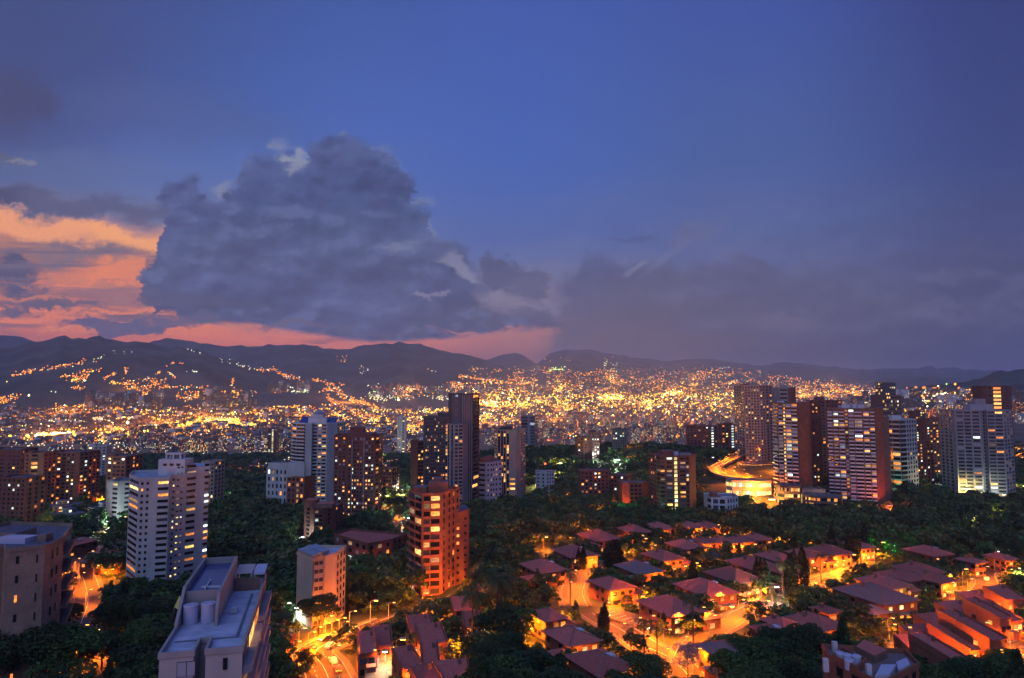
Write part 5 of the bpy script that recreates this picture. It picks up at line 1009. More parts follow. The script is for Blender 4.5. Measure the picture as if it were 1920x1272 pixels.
def house(lb, u, v, wpx, rz=24, kind=0, lit=0, roof='clay_tile', wall='orange_brick', asp=1.35, hh=6.4, group='tiled houses of the estate'):
    p = place(u, v, hh+1.2)
    if p is None: print('no place', lb); return
    R = math.radians(rz); sx = wpx*p.y/1300/(abs(math.cos(R))+asp*abs(math.sin(R)))*1.02; sy = sx*asp
    root = thing('tiled_house', lb, 'house', p, R, group); h = hh
    OBST.append((p.x,p.y,max(sx,sy)*.5+.8))
    mb = MB(); mb.prism([(-sx/2,-sy/2),(sx/2,-sy/2),(sx/2,sy/2),(-sx/2,sy/2)], -5, h); mb.build('wall', wall, root)
    mb = MB(); e, T = hip(mb, sx, sy, h, sx*.24); ro = mb.build('roof', [roof,'frame_dark'], root)
    mb = MB()
    for a, b_ in ((e[0],T[0]),(e[1],T[0]),(e[2],T[1]),(e[3],T[1]),(T[0],T[1])): mb.tube(Vector(a)+Vector((0,0,.06)), Vector(b_)+Vector((0,0,.06)), .16,.16,5)
    mb.build('ridge_cap', 'aged_tile' if roof == 'clay_tile' else 'clay_tile', ro)
    s_ = 1 if kind % 2 == 0 else -1
    if kind in (0,1,2,3):                      # lower wing with its own hip
        ww, wd = sx*.55, sy*.42; cx, cy = s_*(sx/2+ww*.28), -sy/2+wd*.35
        mb = MB(); mb.prism([(cx-ww/2,cy-wd/2),(cx+ww/2,cy-wd/2),(cx+ww/2,cy+wd/2),(cx-ww/2,cy+wd/2)], -5, h-2.2); mb.build('wing_wall', wall, root)
        mb = MB(); hip(mb, ww, wd, h-2.2, ww*.22, .6, cx=cx, cy=cy); mb.build('wing_roof', [roof,'frame_dark'], root)
        link('window', win_mesh(2.0,1.6,'a' if lit else 'd'), root, (cx, cy-wd/2-.02, 1.8)); link('door', win_mesh(2.4,2.3,'o' if lit else 'd'), root, (-s_*sx*.22, -sy/2-.02, 1.2))
    if kind in (1,4):                          # flat light well on the roof
        mb = MB(); mb.box((sx*.18,-sy*.12,h+sx*.17+.15),(1.8,2.2,.5)); mb.build('skylight','panel_white',ro)
    if kind in (2,3,5):
        mb = MB(); mb.box((-sx*.2,sy*.1,h+sx*.19),(.9,.9,2.0)); mb.box((-sx*.2,sy*.1,h+sx*.19+1.1),(1.15,1.15,.2)); mb.build('chimney','brown_brick',ro)
    nw = 3
    for i in range(nw):
        x = -sx/2+sx*(i+.5)/nw; q = i/nw
        for z in (1.7,4.7):
            if rh.random() < .8: link('window', win_mesh(1.7,1.3, rh.choice('ddgdoa') if not lit else rh.choice('doaaoy')), root, (x,-sy/2-.02,z))
    for i in range(4):
        y = -sy/2+sy*(i+.5)/4
        for z in (1.7,4.7):
            if rh.random() < .7: link('window', win_mesh(1.6,1.3, rh.choice('dddgdo') if not lit else rh.choice('doaddo')), root, (s_*0+sx/2+.02,y,z), math.pi/2)
            if rh.random() < .6: link('window', win_mesh(1.6,1.3, rh.choice('dddgd')), root, (-sx/2-.02,y,z), -math.pi/2)
    if lit: mb = MB(); mb.box((0,-sy/2-1.2,2.9),(sx*.7,2.2,.2)); mb.tube((-sx*.33,-sy/2-2.1,-1),(-sx*.33,-sy/2-2.1,2.8),.12,.12,6); mb.tube((sx*.33,-sy/2-2.1,-1),(sx*.33,-sy/2-2.1,2.8),.12,.12,6); mb.build('porch','aged_tile',root)
    return root
HS = [
 (1020,1058,80,26,1,0,'leftmost hip roofed house above the glowing court, pool beside it'),
 (1078,1031,76,24,4,0,'hip roofed house directly behind the leftmost house above the court'),
 (1124,1002,74,24,3,0,'hip roofed house nearest the lit gable house at the wood edge'),
 (1190,990,56,22,5,0,'small tiled house below the green lit tree'),
 (1236,984,50,22,2,0,'small tiled house right of the green lit tree'),
 (1292,982,44,20,3,1,'tiled house with orange lit walls below the brick tower'),
 (1326,982,42,20,2,1,'tiled house just right of the orange lit one below the brick tower'),
 (1284,1018,60,24,1,0,'tiled house with white lit corner in the second row'),
 (1318,1010,40,24,5,0,'small roof with a pale skylight, end of the second row'),
 (1354,1010,44,18,5,0,'small tiled house half hidden in trees left of the lit fence'),
 (1388,1008,40,18,5,0,'small tiled house half hidden in trees right of the lit fence'),
 (1420,1004,40,18,2,0,'low tiled roof at the tree line below the white terraced building'),
 (1243,1038,66,26,2,0,'tiled house right of the glowing tree in the middle of the estate'),
 (1198,1060,78,26,1,0,'tiled house with a grey flat terrace beside the row of cypresses'),
 (1147,1089,74,26,0,0,'tiled house above the parking court with a bare wide roof'),
 (1258,1130,104,24,0,1,'large hip roofed house with glowing entrance facing the lit road fork'),
 (1322,1097,96,24,4,1,'large tiled house with a lit porch and tall cypress at its left'),
 (1374,1074,86,24,0,1,'wide tiled house behind the lit porch house, lamps on its wall'),
 (1412,1053,82,24,2,0,'tiled house behind and right of the wide one with wall lamps'),
 (1027,1146,64,28,0,1,'tiled house left of the parking court, topmost of the left trio'),
 (1072,1184,92,28,1,1,'tiled house of the left trio, middle one with orange gable side'),
 (1126,1232,112,28,4,0,'largest tiled roof at the bottom of the photo, lowest of the left trio'),
 (1366,1212,92,20,1,1,'aged roof house with orange wall at the bottom beside the lit fork'),
 (1444,1174,56,22,1,0,'red roof with a pale flat skylight left of the leaning tent roof'),
 (1455,1040,62,22,3,0,'tiled house at the left end of the right cluster, lamps behind'),
 (1512,1034,58,22,2,0,'second tiled house of the right cluster, beside the tall palms'),
 (1555,1028,62,22,5,0,'third tiled house of the right cluster before the peaked roof'),
 (1554,1008,36,22,4,0,'small peaked roof highest in the right cluster'),
 (1608,1018,46,22,5,0,'tiled roof partly hidden behind dark conifers in the right cluster'),
 (1470,1064,62,24,1,0,'tiled house lowest in the right cluster, white panel on its roof'),
 (1655,1086,76,26,2,1,'leftmost tiled roof of the terrace beside the glowing street end'),
 (1690,1074,70,26,3,0,'second tiled roof of the long terrace right of the glowing street'),
 (1722,1062,70,26,2,0,'third tiled roof of the long terrace, highest of the four'),
 (1748,1078,66,26,5,1,'rightmost tiled roof of the long terrace above the orange bushes'),
 (1640,1108,112,22,3,1,'wide greyish hip roof in front of the long terrace'),
 (1740,1030,62,20,4,0,'low tiled roof with blue lit windows under the dark right wood'),
 (1875,1040,40,20,5,0,'small tiled roof alone at the right edge among trees'),
 (1820,1046,36,20,5,0,'small dim roof between the right wood and the lit yellow trees'),
 (1525,1158,92,30,5,0,'steep tent like tiled roof half buried in bushes at lower right'),
 (1460,1158,52,30,2,0,'tiled roof left of the tent like roof'),
 (1548,1136,40,28,2,0,'narrow tiled roof ridge right behind the tent like roof'),
 (202,1042,70,-20,5,0,'dark tiled roof behind the glowing bend of the left road'),
 (222,1020,50,-20,3,0,'second dark tiled roof left of the tall white tower'),
 (150,1012,46,-20,4,0,'low tiled roof above the glowing left road bend'),
]
for u,v,w,rz,k,lt,lb in HS: house(lb,u,v,w,rz,k,lt, roof='aged_tile' if ('grey' in lb or 'aged' in lb or 'dark tiled' in lb) else 'clay_tile')
g_ = house('pale gable house lit by an orange lamp at the edge of the wood', 1090, 966, 52, 18, 5, 1, 'aged_tile', 'beige_paint', 1.0, 6.0, None)
p = place(978,1090); r_ = thing('swimming_pool','small blue swimming pool at the side of the leftmost hip roofed house','pool',(p.x,p.y,p.z+.1)); mb=MB(); mb.box((0,0,.15),(9.6,5.6,.9),.35); mb.build('pool_edge','paving',r_); mb=MB(); mb.box((0,0,.61),(8.4,4.4,.06),.35); mb.build('water','pool_water',r_); OBST.append((p.x,p.y,6))
# row houses: brick boxes with mono pitched roofs and upstand side walls
def rowhouse(lb, u, v, w, d, h, rz, slope=2.4, lit=1, roof='clay_tile', group='tiered row houses', wall='orange_brick', two=True):
    p = place(u, v, h)
    if p is None: return
    R = math.radians(rz); root = thing('row_house', lb, 'house', p, R, group); OBST.append((p.x,p.y,max(w,d)*.52))
    mb = MB(); mb.add([(-w/2,-d/2,-5),(w/2,-d/2,-5),(w/2,d/2,-5),(-w/2,d/2,-5),(-w/2,-d/2,h),(w/2,-d/2,h),(w/2,d/2,h+slope),(-w/2,d/2,h+slope)], [(0,1,5,4),(1,2,6,5),(2,3,7,6),(3,0,4,7),(0,3,2,1)]); mb.build('wall', wall, root)
    mb = MB(); o_ = .5; a = slope/d
    v_ = [(-w/2+.32,-d/2-o_,h-a*o_+.02),(w/2-.32,-d/2-o_,h-a*o_+.02),(w/2-.32,d/2,h+slope+.02),(-w/2+.32,d/2,h+slope+.02)]; mb.add(v_+[(x,y,z+.25) for x,y,z in v_], [(4,5,6,7),(0,1,5,4),(1,2,6,5),(2,3,7,6),(3,0,4,7),(3,2,1,0)]); mb.build('roof', roof, root)
    for s in (-1,1):
        mb = MB(); x0, x1 = s*w/2-.17, s*w/2+.17; mb.add([(x0,-d/2-.3,h-1),(x1,-d/2-.3,h-1),(x1,d/2+.1,h+slope-1),(x0,d/2+.1,h+slope-1),(x0,-d/2-.3,h+.7),(x1,-d/2-.3,h+.7),(x1,d/2+.1,h+slope+.7),(x0,d/2+.1,h+slope+.7)], [(0,1,5,4),(1,2,6,5),(2,3,7,6),(3,0,4,7),(4,5,6,7),(0,3,2,1)]); mb.build('side_parapet', wall, root)
    for x in (-w*.22,w*.22):
        for z in ((1.6,4.4) if h > 5 else (1.6,)): link('window', win_mesh(1.5,1.4, rh.choice('ddgoa' if lit else 'ddgd')), root, (x,-d/2-.02,z))
    for y in (-d*.25,d*.2):
        for s in (-1,1): link('window', win_mesh(1.4,1.2, rh.choice('dddgo')), root, (s*(w/2+.02),y,h-2), s*math.pi/2)
    link('door', win_mesh(1.1,2.1,'d'), root, (0,-d/2-.02,1.05))
    mb = MB(); mb.box((w*.25,d*.25,h+slope*.8+.6),(.7,.7,1.4)); mb.build('chimney','brown_brick',root)
    if two:
        mb = MB(); mb.box((w*.18,-d/2-1.3,h*.28),(w*.5,2.6,h*.56)); mb.build('porch_block', wall, root)
RH = [
 (688,1212,4.9,9,6.6,14,'tall orange lit brick row house left in the pair beside the bright road'),
 (715,1200,5.4,9,6.2,14,'orange lit brick row house right in the pair beside the bright road'),
 (788,1176,7,7,6.5,18,'brick house with dark stepped roof behind the white skylight roof'),
 (808,1196,7.4,9,6.2,18,'dark sloping roof house with a white skylight near the bottom centre'),
 (763,1242,5.2,8.5,5.8,28,'low sloping roof house left of the white skylight house'),
 (806,1236,4.4,10,5.4,10,'narrow sloping roof below the white skylight house'),
 (846,1266,9,6,4.6,14,'wide low roof at the very bottom below the skylight house'),
 (800,1276,6,6,5,32,'small gabled roof at the very bottom edge beside the wide low roof'),
 (500,1196,5,9,5.8,-20,'orange brick house with lean-to roof beside the nearest building'),
 (524,1214,4.6,7,4.6,-20,'lower lean-to house in front beside the nearest building'),
 (866,1138,7,7,5.5,12,'brick house with pale flat roof patches at the end of the bright road'),
 (918,1112,7.5,7,6,20,'brick house glowing orange at its right wall in the central trees'),
 (886,1168,6,7,5.5,10,'small brick house hidden between palms in the lower centre'),
 (1882,1118,9,8,7,14,'topmost orange brick house of the lower right tiers'),
 (1850,1148,4.6,13,7.5,14,'slim brick bar second from the top of the lower right tiers'),
 (1874,1152,4.0,12,6.5,14,'slim brick bar by the bushes at the right of the tiers'),
 (1820,1180,5.4,17,9.6,12,'tallest brick bar of the tiers with a wide glowing orange side wall'),
 (1793,1202,5.6,14,6.2,12,'lower brick bar tucked under the tallest glowing bar'),
 (1770,1230,4.8,17,8.2,14,'pale edged brick bar lowest in the lower right tiers'),
 (1832,1128,11,8,4.6,14,'dark roof highest at the back of the lower right tiers'),
 (1800,1150,11,9,4.8,14,'wide dark roof left of the slim brick bars'),
 (1762,1174,11,9,4.6,14,'wide dark roof left of the tallest glowing bar'),
 (1735,1196,11,8,4.2,14,'wide dark roof above the lane with orange light'),
 (1716,1212,9,6,3.6,14,'lowest dark roof at the left foot of the tiers'),
]
for u,v,w,d,h,rz,lb in RH: rowhouse(lb,u,v,w,d,h,rz)
# flat roofed brick building with tanks, bottom right
t = Tower('apartment_building', 'brick building at the bottom right with round blue tanks on its flat roof', 'apartment building', [(1558,141),(1652,129),(1722,138)], 1240, 'orange_brick', 7, top_at=141, roof='aged_tile')
t.fac(0, even(3,.4), 6,'dddo', z0=0); t.fac(1, even(4,.4), 6,'ddoa')
zz = t.H
def L2(u,Y): return (ray(u,1240)[0]*Y-t.c.x, Y-t.c.y)
def ring(nm, q, h, mat='orange_brick', th=.3):
    mb = MB()
    for i in range(len(q)):
        a_, b_ = Vector(q[i]), Vector(q[(i+1)%len(q)]); d = b_-a_; mb.box(((a_.x+b_.x)/2,(a_.y+b_.y)/2,zz+h/2+.01*i),(d.length+th+.01*i,th+.01*i,h), math.atan2(d.y,d.x))
    return mb.build(nm, mat, t.root)
ring('tank_parapet', [L2(1563,140.3),L2(1606,134.8),L2(1624,138.5),L2(1580,144.4)], 1.5)
t.prism('stair_block', [L2(1606,144.5),L2(1640,139.5),L2(1664,142.5),L2(1622,148.5)], zz+.003, zz+1.6, 'brown_brick','clay_tile')
for q, m_ in (([L2(1640,131.5),L2(1668,132.5),L2(1680,136.8),L2(1652,136.8)],'tank_blue'),([L2(1684,134.2),L2(1706,137),L2(1700,140.2),L2(1680,138)],'tank_blue')): t.prism('skylight', q, zz+.003, zz+1.0, 'panel_white', m_)
tank_set(t.root, [(*L2(1576,140.6),zz+.004),(*L2(1589,139.6),zz+.004),(*L2(1592,137.0),zz+.004),(*L2(1606,139.0),zz+.004)], .85, 1.7, 'tank_blue')
for u,Y_ in ((1566,146),(1628,134.2),(1548,137)): mb = MB(); q = L2(u,Y_); mb.box((q[0],q[1],zz+.8),(.9,.8,2.4)); mb.build('vent','panel_white',t.root)
t.fin()
mb = MB(); q = [place(*k_) for k_ in ((682,1262),(735,1240),(870,1262),(880,1320),(690,1330))]; zt = max(p.z for p in q); mb.prism([(p.x,p.y) for p in q], zt-6, zt+.3); tag(mb.build('paved_court','paving'), kind='structure')
# ---------------------------------------------------------------- street lamps (real lamps: post, arm, head, light)
NL = [0]
lamp_list = []
def light_data(key, c, e, r=.25, spot=False):
    k = 'L_'+key
    if k not in bpy.data.lights:
        d = bpy.data.lights.new(k, 'SPOT' if spot else 'POINT'); d.energy = e; d.color = c; d.shadow_soft_size = r
        if spot: d.spot_size = math.radians(156); d.spot_blend = .35
    return bpy.data.lights[k]
CL = {'s':((1,.185,.003),'sodium'),'w':((.8,1,.9),'lamp_white'),'y':((1,.75,.2),'lamp_yellow'),'g':((.05,1,.12),'lamp_green'),'r':((1,.12,.03),'lamp_red')}
_lm = {}
def street_lamp(u, v, k='s', e=1.0, h=6.4, head=1.0, dirx=1, dz=0.0, P=None):
    if k in 'wyg' and v < 1010: head *= 1.25
    p = P if P is not None else place(u, v, h if head > 1.9 else 0)
    if p is None: return
    e = e*(p.y/220)**.6*(1 if k == 's' else .5); key = (k, h, round(head,1), dirx)
    if key not in _lm:
        a = MB(); a.tube((0,0,-1),(0,0,h),.13,.08,8); a.tube((0,0,h),(dirx*1.5,0,h+.5),.07,.06,6)
        b_ = MB(); b_.box((dirx*1.9,0,h+.5),(.9*head,.4*head,.22*head)); b_.box((dirx*1.9,0,h+.5-.14*head),(.8*head,.34*head,.12*head),0,1)
        _lm[key] = (a.mesh('post','metal_grey'), b_.mesh('lamp_head',['metal_grey',CL[k][1]]))
    r = thing('street_lamp' if h > 4 else 'garden_lamp', '', 'street lamp' if h > 4 else 'garden lamp', (p.x,p.y,p.z+dz)); link('post', _lm[key][0], r); link('lamp_head', _lm[key][1], r)
    ld = light_data(f'{k}{e:.2f}{h}', CL[k][0], e*(18500 if h > 4 and head < 1.9 else 16000), .35, h > 4 and head < 1.9); lo = link('lamp_light', ld, r, (dirx*1.9,0,h+.25-.4*head))
    lamp_list.append((u, v, k, h, r)); OBST.append((p.x,p.y,2.5 if h > 4 else 1.2))
    if head > 1.9:
        for q in range(5): OBST.append((p.x*(1-.022*q), p.y*(1-.022*q), 5.5))
for a in [
 # bright road at the lower centre
 (575,1262,'s',1.3),(622,1258,'s',1.2),(560,1222,'s',1.3),(610,1196,'s',.7),(640,1208,'s',.6),(655,1186,'s',.6),(694,1174,'s',1.0,8,1.6),(742,1250,'s',1.1,7,1.8),(728,1168,'s',.6),(792,1132,'s',.6,3.6),(812,1150,'s',.7,3.6),(876,1118,'s',.7),(548,1250,'s',.9),(520,1225,'s',1.0),
 (590,1200,'s',1.0,3.6),(606,1192,'s',1.0,3.6),(622,1186,'s',.7,3.6),(636,1182,'s',.6,3.6),(578,1210,'s',.9,3.6),(798,1148,'s',1.0,3.6),(806,1158,'s',.9,3.6),(708,1268,'w',.5,6,1.6),(672,1256,'s',1.0),(722,1262,'s',1.1),(690,1268,'s',1.0),(765,1268,'s',1.0),(856,1128,'s',.9,3.6),(905,1120,'s',.8,3.6),
 # left road
 (166,1060,'s',1.3),(140,1075,'s',1.4),(175,1090,'s',1.0),(148,1105,'s',1.3),(150,1215,'s',1.3),(172,1225,'s',1.1),(142,1245,'s',1.2),(160,1140,'s',.9),(4,1242,'s',.8,5),
 # estate
 (978,1078,'s',1.0,4,1.5),(1063,1062,'s',.9),(1102,1078,'s',1.2),(1072,1100,'s',1.4),(1062,1124,'s',1.2),(1096,1120,'s',1.3),(1018,1008,'s',1.6,7,2),(1064,1008,'s',.7,3.5),(1205,1032,'s',1.2,6,1.5),(1222,1048,'s',.7),(1172,1052,'s',.8,4),(1196,1140,'s',1.2,4,1.5),(1142,1150,'s',1.0),(1132,1168,'s',1.0),(1190,1200,'s',1.3),(1215,1196,'s',1.3),(1245,1225,'s',1.6),(1276,1240,'s',1.2),(1262,1190,'s',1.2),(1290,1205,'s',1.3),(1310,1178,'s',.9),(1330,1195,'s',1.2),(1240,1265,'s',1.3),(1160,1212,'s',1.0),(1300,1265,'s',1.1),(1388,1250,'s',.9,5),
 (968,1190,'s',1.2,4,1.4),(985,1206,'s',1.1,4),(1045,1180,'s',1.2,4),(1030,1225,'s',1.1,4),(1060,1240,'s',1.1,4),(1278,1080,'s',.8,4,1.4),(1300,1078,'s',.9,5,1.3),(1362,1138,'s',1.3,5,2.0),(1342,1146,'s',1.0),(1385,1162,'s',1.0),(1412,1140,'s',.9),(1405,1128,'s',.8,4),(1432,1150,'s',.8,4),(1410,1040,'s',.9,5,1.4),(1455,1026,'s',.8,5),(1475,1030,'s',.9,5),(1506,1022,'s',.9,5,1.2),
 (1500,1100,'s',1.2),(1520,1095,'s',1.0),(1540,1084,'s',1.3),(1575,1080,'s',1.2),(1595,1070,'s',1.4,7,1.6),(1612,1068,'s',1.0),(1480,1095,'s',.8,4),(1560,1112,'s',.8,4),(1650,1040,'s',1.2,6,1.8),(1675,1046,'y',1.0,5),(1640,1056,'s',1.2),(1612,1045,'s',.8,4),
 (1690,1140,'y',.9,3,1.5),(1672,1132,'y',.6,3),(1750,1104,'s',1.0,4),(1775,1108,'s',1.2),(1805,1100,'s',1.4,7,1.6),(1780,1125,'s',1.2),(1815,1118,'s',1.2),(1845,1092,'s',1.1),(1865,1072,'s',.9),(1905,1096,'y',1.2),(1890,1098,'s',1.2),(1665,1185,'s',.7,4),(1668,1214,'s',1.2),(1696,1220,'s',1.5),(1722,1236,'s',1.4),(1735,1262,'s',1.4),(1775,1270,'s',1.1),(1842,1210,'s',1.4),(1852,1236,'s',1.5),(1880,1190,'s',1.5),(1905,1150,'s',1.4),(1895,1225,'s',1.4),(1915,1262,'s',1.3),(1868,1268,'s',1.3),(1885,1152,'s',1.0),(1820,1190,'s',.8),
 (1098,1006,'s',.6,4),(1140,1020,'s',.5,3),(1310,990,'s',1.0,4),(1342,1000,'s',1.1,5,1.2),(1362,1002,'s',1.1,5),(1385,1000,'s',.9,5),(1068,975,'s',1.4,5,1.6),(1125,975,'s',.8,4),(1142,962,'s',.8,4),
 # mid woods
 (712,850,'y',3.5,14,5),(750,918,'w',2.6,9,3.2),(752,928,'y',1.5,8,2.2),(722,930,'y',1.4,8,2.0),(762,972,'w',1.4,7,2.2),(715,955,'s',1.8),(728,960,'s',1.6),(735,972,'s',1.6),(752,990,'s',1.8),(748,1005,'s',1.6),(442,882,'r',1.5,7,3.0),(404,936,'w',1.2,6,2.0),(561,1008,'w',.8,5,1.6),(528,1014,'w',.5,5,1.4),(532,1160,'w',.8,5,1.3),
 (1047,868,'y',3.0,12,4.5),(1154,862,'w',3.0,12,5.0),(1111,851,'w',1.5,9,3.2),(1350,834,'w',2.2,10,4),(1380,842,'w',1.0,8,2.5),(1180,842,'s',2.5,7,2.4),(1174,846,'s',1.6,6),(1195,818,'s',1,8,3),(1220,818,'s',1,8,3),(1028,822,'s',1.6,7,3),(925,940,'s',1.8),(938,935,'s',1.8),(950,948,'s',1.6,6,1.8),(965,942,'s',1.2,5),(912,930,'s',1.2,5),(1172,942,'w',1.4,6,2.4),(1164,938,'s',1.4,6,1.8),(1150,950,'s',.9,5),(1128,962,'s',.7,4),(1003,905,'y',1.0,5,1.8),
 (1442,936,'y',2.6,10,4.0),(1430,925,'s',2.0,9,2.5),(1452,945,'s',1.8,8),(1400,938,'y',1.5,7),(1415,915,'s',2.2,9,2.2),(1392,900,'s',2.0,9),(1375,895,'s',2.0,9),(1352,888,'s',1.5,9),(1440,905,'s',2.0,9,2.0),(1364,870,'s',1.4,9),(1385,858,'s',1.6,9),
 (1446,868,'s',1.8,9,2),(1460,935,'s',1.5,7),(1480,948,'s',1.2,6),(1522,968,'s',1.2,5),(1545,972,'s',1.2,5),(1612,978,'s',1.0,5),(1645,984,'s',1.2,5),(1663,948,'r',2.0,9,4.0),(1540,905,'s',1.6,7),
 (1682,915,'g',.4,7,2.2),(1810,916,'y',2.4,10,4.0),(1843,926,'y',1.0,4,1.8),(1878,928,'w',.8,6,1.8),(1917,912,'y',1.2,8,2.4),(1825,980,'y',.9,6,2.2),(1865,962,'y',.8,5,2.0),(1835,964,'w',.5,5,1.4),(1757,866,'g',.6,5,1.8),(1725,865,'y',.5,5,1.4),(1768,848,'s',1.6,6),(1745,855,'s',1.2,6),(1908,842,'s',3.0,10,3.4),(1915,858,'s',3.0,10,3),(1905,870,'s',2,8),(1768,900,'w',.5,5,1.6),
 (35,958,'w',2.2,9,3.2),(15,958,'w',1.6,7,2),(70,984,'y',.8,6,2),(120,930,'y',1.4,7,2.2),(128,922,'y',1.2,7,2.2),(108,938,'g',.5,5,1.4),(185,938,'s',1.8,6,2.0),(192,934,'s',1.5,6),(122,944,'s',1.4,5),(155,968,'s',1.2,5),(42,932,'s',1.2,6,1.8),(60,926,'s',1.2,6,1.8),(196,978,'w',1.8,7,2.4),(210,985,'w',1.0,5),(93,862,'s',2.0,8,2.8),(150,922,'s',1.0,6),(98,995,'s',.8,5),(165,912,'s',1,6),
 (1090,905,'w',.6,5,1.6),(1125,930,'w',.5,5,1.5),(1190,905,'y',.6,5,1.6),(1210,925,'s',.8,5,1.5),(1070,925,'s',.7,5),(1010,935,'w',.5,5,1.4),(985,900,'w',.6,5,1.4),(1215,880,'y',.5,5,1.5),(880,890,'s',.8,5,1.4),(1030,960,'s',.6,4,1.3),(655,880,'y',.8,6,1.8),(30,905,'s',1.0,6,1.6),(75,945,'w',.8,5,1.5),(20,985,'s',.8,5),(225,960,'s',.9,5,1.6),(140,985,'w',.7,5,1.5),(175,1000,'s',.8,5),(430,950,'w',.4,5,1.4),(455,1000,'w',.4,5,1.3),(1700,890,'w',.5,5,1.4),(1745,935,'w',.5,5,1.4),(1720,980,'y',.5,5,1.3),(1790,985,'w',.4,5,1.3),(1880,1000,'w',.4,5,1.3),(1850,880,'s',.8,6,1.5),(1700,842,'s',.9,6,1.8),(1735,832,'s',.9,6,1.8),(880,958,'s',.9,4,1.3),(840,1095,'w',.4,4,1.3),(780,1100,'y',.4,4,1.2),(870,1060,'s',.5,4,1.2),(700,1100,'w',.4,4,1.2),(515,1130,'w',.8,5,1.5),(545,1170,'w',.8,5,1.5),(500,1150,'g',.3,4,1.3),
 (58,975,'s',.5,5),(1893,1034,'w',.4,5),(1866,1055,'w',.4,5),(1447,1102,'w',.9,6,2.0),(900,1208,'w',.4,4,1.3),(945,1190,'s',.8,4,1.4),(835,1240,'s',.7,4,1.3),(664,1086,'s',.5,4,1.3),(892,1090,'s',.5,4,1.2),(958,1035,'s',.7,4,1.3),(1200,928,'s',.8,5)]:
    street_lamp(*a)
for i in range(3, len(rp)-2, 4):
    p_, nn = rp[i]; q = p_+o_+nn*4.4; street_lamp(960+1300*q.x/q.y, 880+i*.5, 's', .9, 6.2, 1.4, -1, 0, Vector((q.x,q.y,q.z)))
for hi, o in enumerate([o for o in COL.objects if o.name.startswith(('tiled_house','row_house'))]):
    if hi % 4 == 3: continue
    y = o.location.y; sgn = 1 if hi % 2 else -1
    P = Vector((o.location.x+sgn*5.0+2, y-9.0-(hi%3), 0)); P.z = hz(P.x, P.y); Yw = P.y*math.cos(TH)+P.z*math.sin(TH); Zw = -P.y*math.sin(TH)+P.z*math.cos(TH)
    street_lamp(960+F*P.x/Yw, 636-F*Zw/Yw, 's', .55+.25*(hi%3), 3.2, 1.0, 1, 0, P)
CN = {'s':'orange','w':'white','y':'yellow','g':'green','r':'red'}
def near(u, v):
    LMK = [(640,1210,'the bright lower road'),(160,1080,'the glowing left road bend'),(150,1230,'the left road at the bottom'),(1080,1095,'the glowing estate court'),(1240,1210,'the lit road fork'),(1010,1205,'the left trio of houses'),(1370,1130,'the lit porch house'),(1560,1085,'the glowing street end'),(1650,1045,'the green lit trees on the right'),(1790,1110,'the orange bushes of the tiers'),(1710,1235,'the lane behind the tanks'),(1880,1210,'the lower right street'),(1340,990,'the lit fence of the estate'),(740,950,'the brick grid tower foot'),(1050,860,'the central woods'),(1160,860,'the middle of the central woods'),(935,935,'the glowing garden by the dark towers'),(1420,920,'the curved ramp'),(1540,970,'the garage decks'),(1800,930,'the dark right wood'),(1910,855,'the right edge'),(50,955,'the left edge'),(150,940,'the left brick towers'),(200,980,'the white lit yard on the left'),(1450,1030,'the right cluster of houses'),(560,1010,'the tan building'),(1040,1000,'the wood edge house'),(820,1140,'the end of the bright road'),(1170,940,'the green lit tree'),(900,1200,'the lower centre palms'),(430,890,'the dark wood beside the white tower'),(1200,820,'the row beyond the woods'),(1690,1135,'the wide greyish roof')]
    return min(LMK, key=lambda q: (q[0]-u)**2+((q[1]-v)*1.6)**2)[2]
cnt = {}
for u,v,k,h,r in sorted(lamp_list, key=lambda q: q[0]):
    n_ = near(u,v); key = (CN[k], 'street' if h > 4 else 'garden', n_); cnt.setdefault(key, []).append(r)
for (c,ty,n_), rs in cnt.items():
    for i, r in enumerate(rs):
        r['label'] = f'{c} {ty} lamp by {n_}'+(f', {ordinal(i)} from the left' if len(rs) > 1 else ''); r['group'] = 'street and garden lamps'
# green floodlights under two trees
for u, v, e, lb in ((1190,975,2,'green floodlight shining up the tree above the first house row'),(1676,1036,4,'green floodlight shining up the trees right of the street end')):
    p = place(u, v); r = thing('floodlight', lb, 'floodlight', p, group='green floodlights'); mb = MB(); mb.tube((0,0,0),(0,0,.6),.06,.06,6); mb.build('stand','metal_grey',r); mb = MB(); mb.box((0,0,.85),(.8,.5,.5),0,0); mb.box((0,0,1.13),(.7,.4,.06),0,1); mb.build('lamp_head',['metal_grey','lamp_green'],r)
    for dx in (-4,4): lo = link('lamp_light', light_data('green%d'%e, (.02,1,.08), 13000*e, .5), r, (dx*.6,-3.5,5.0+dx*.5))
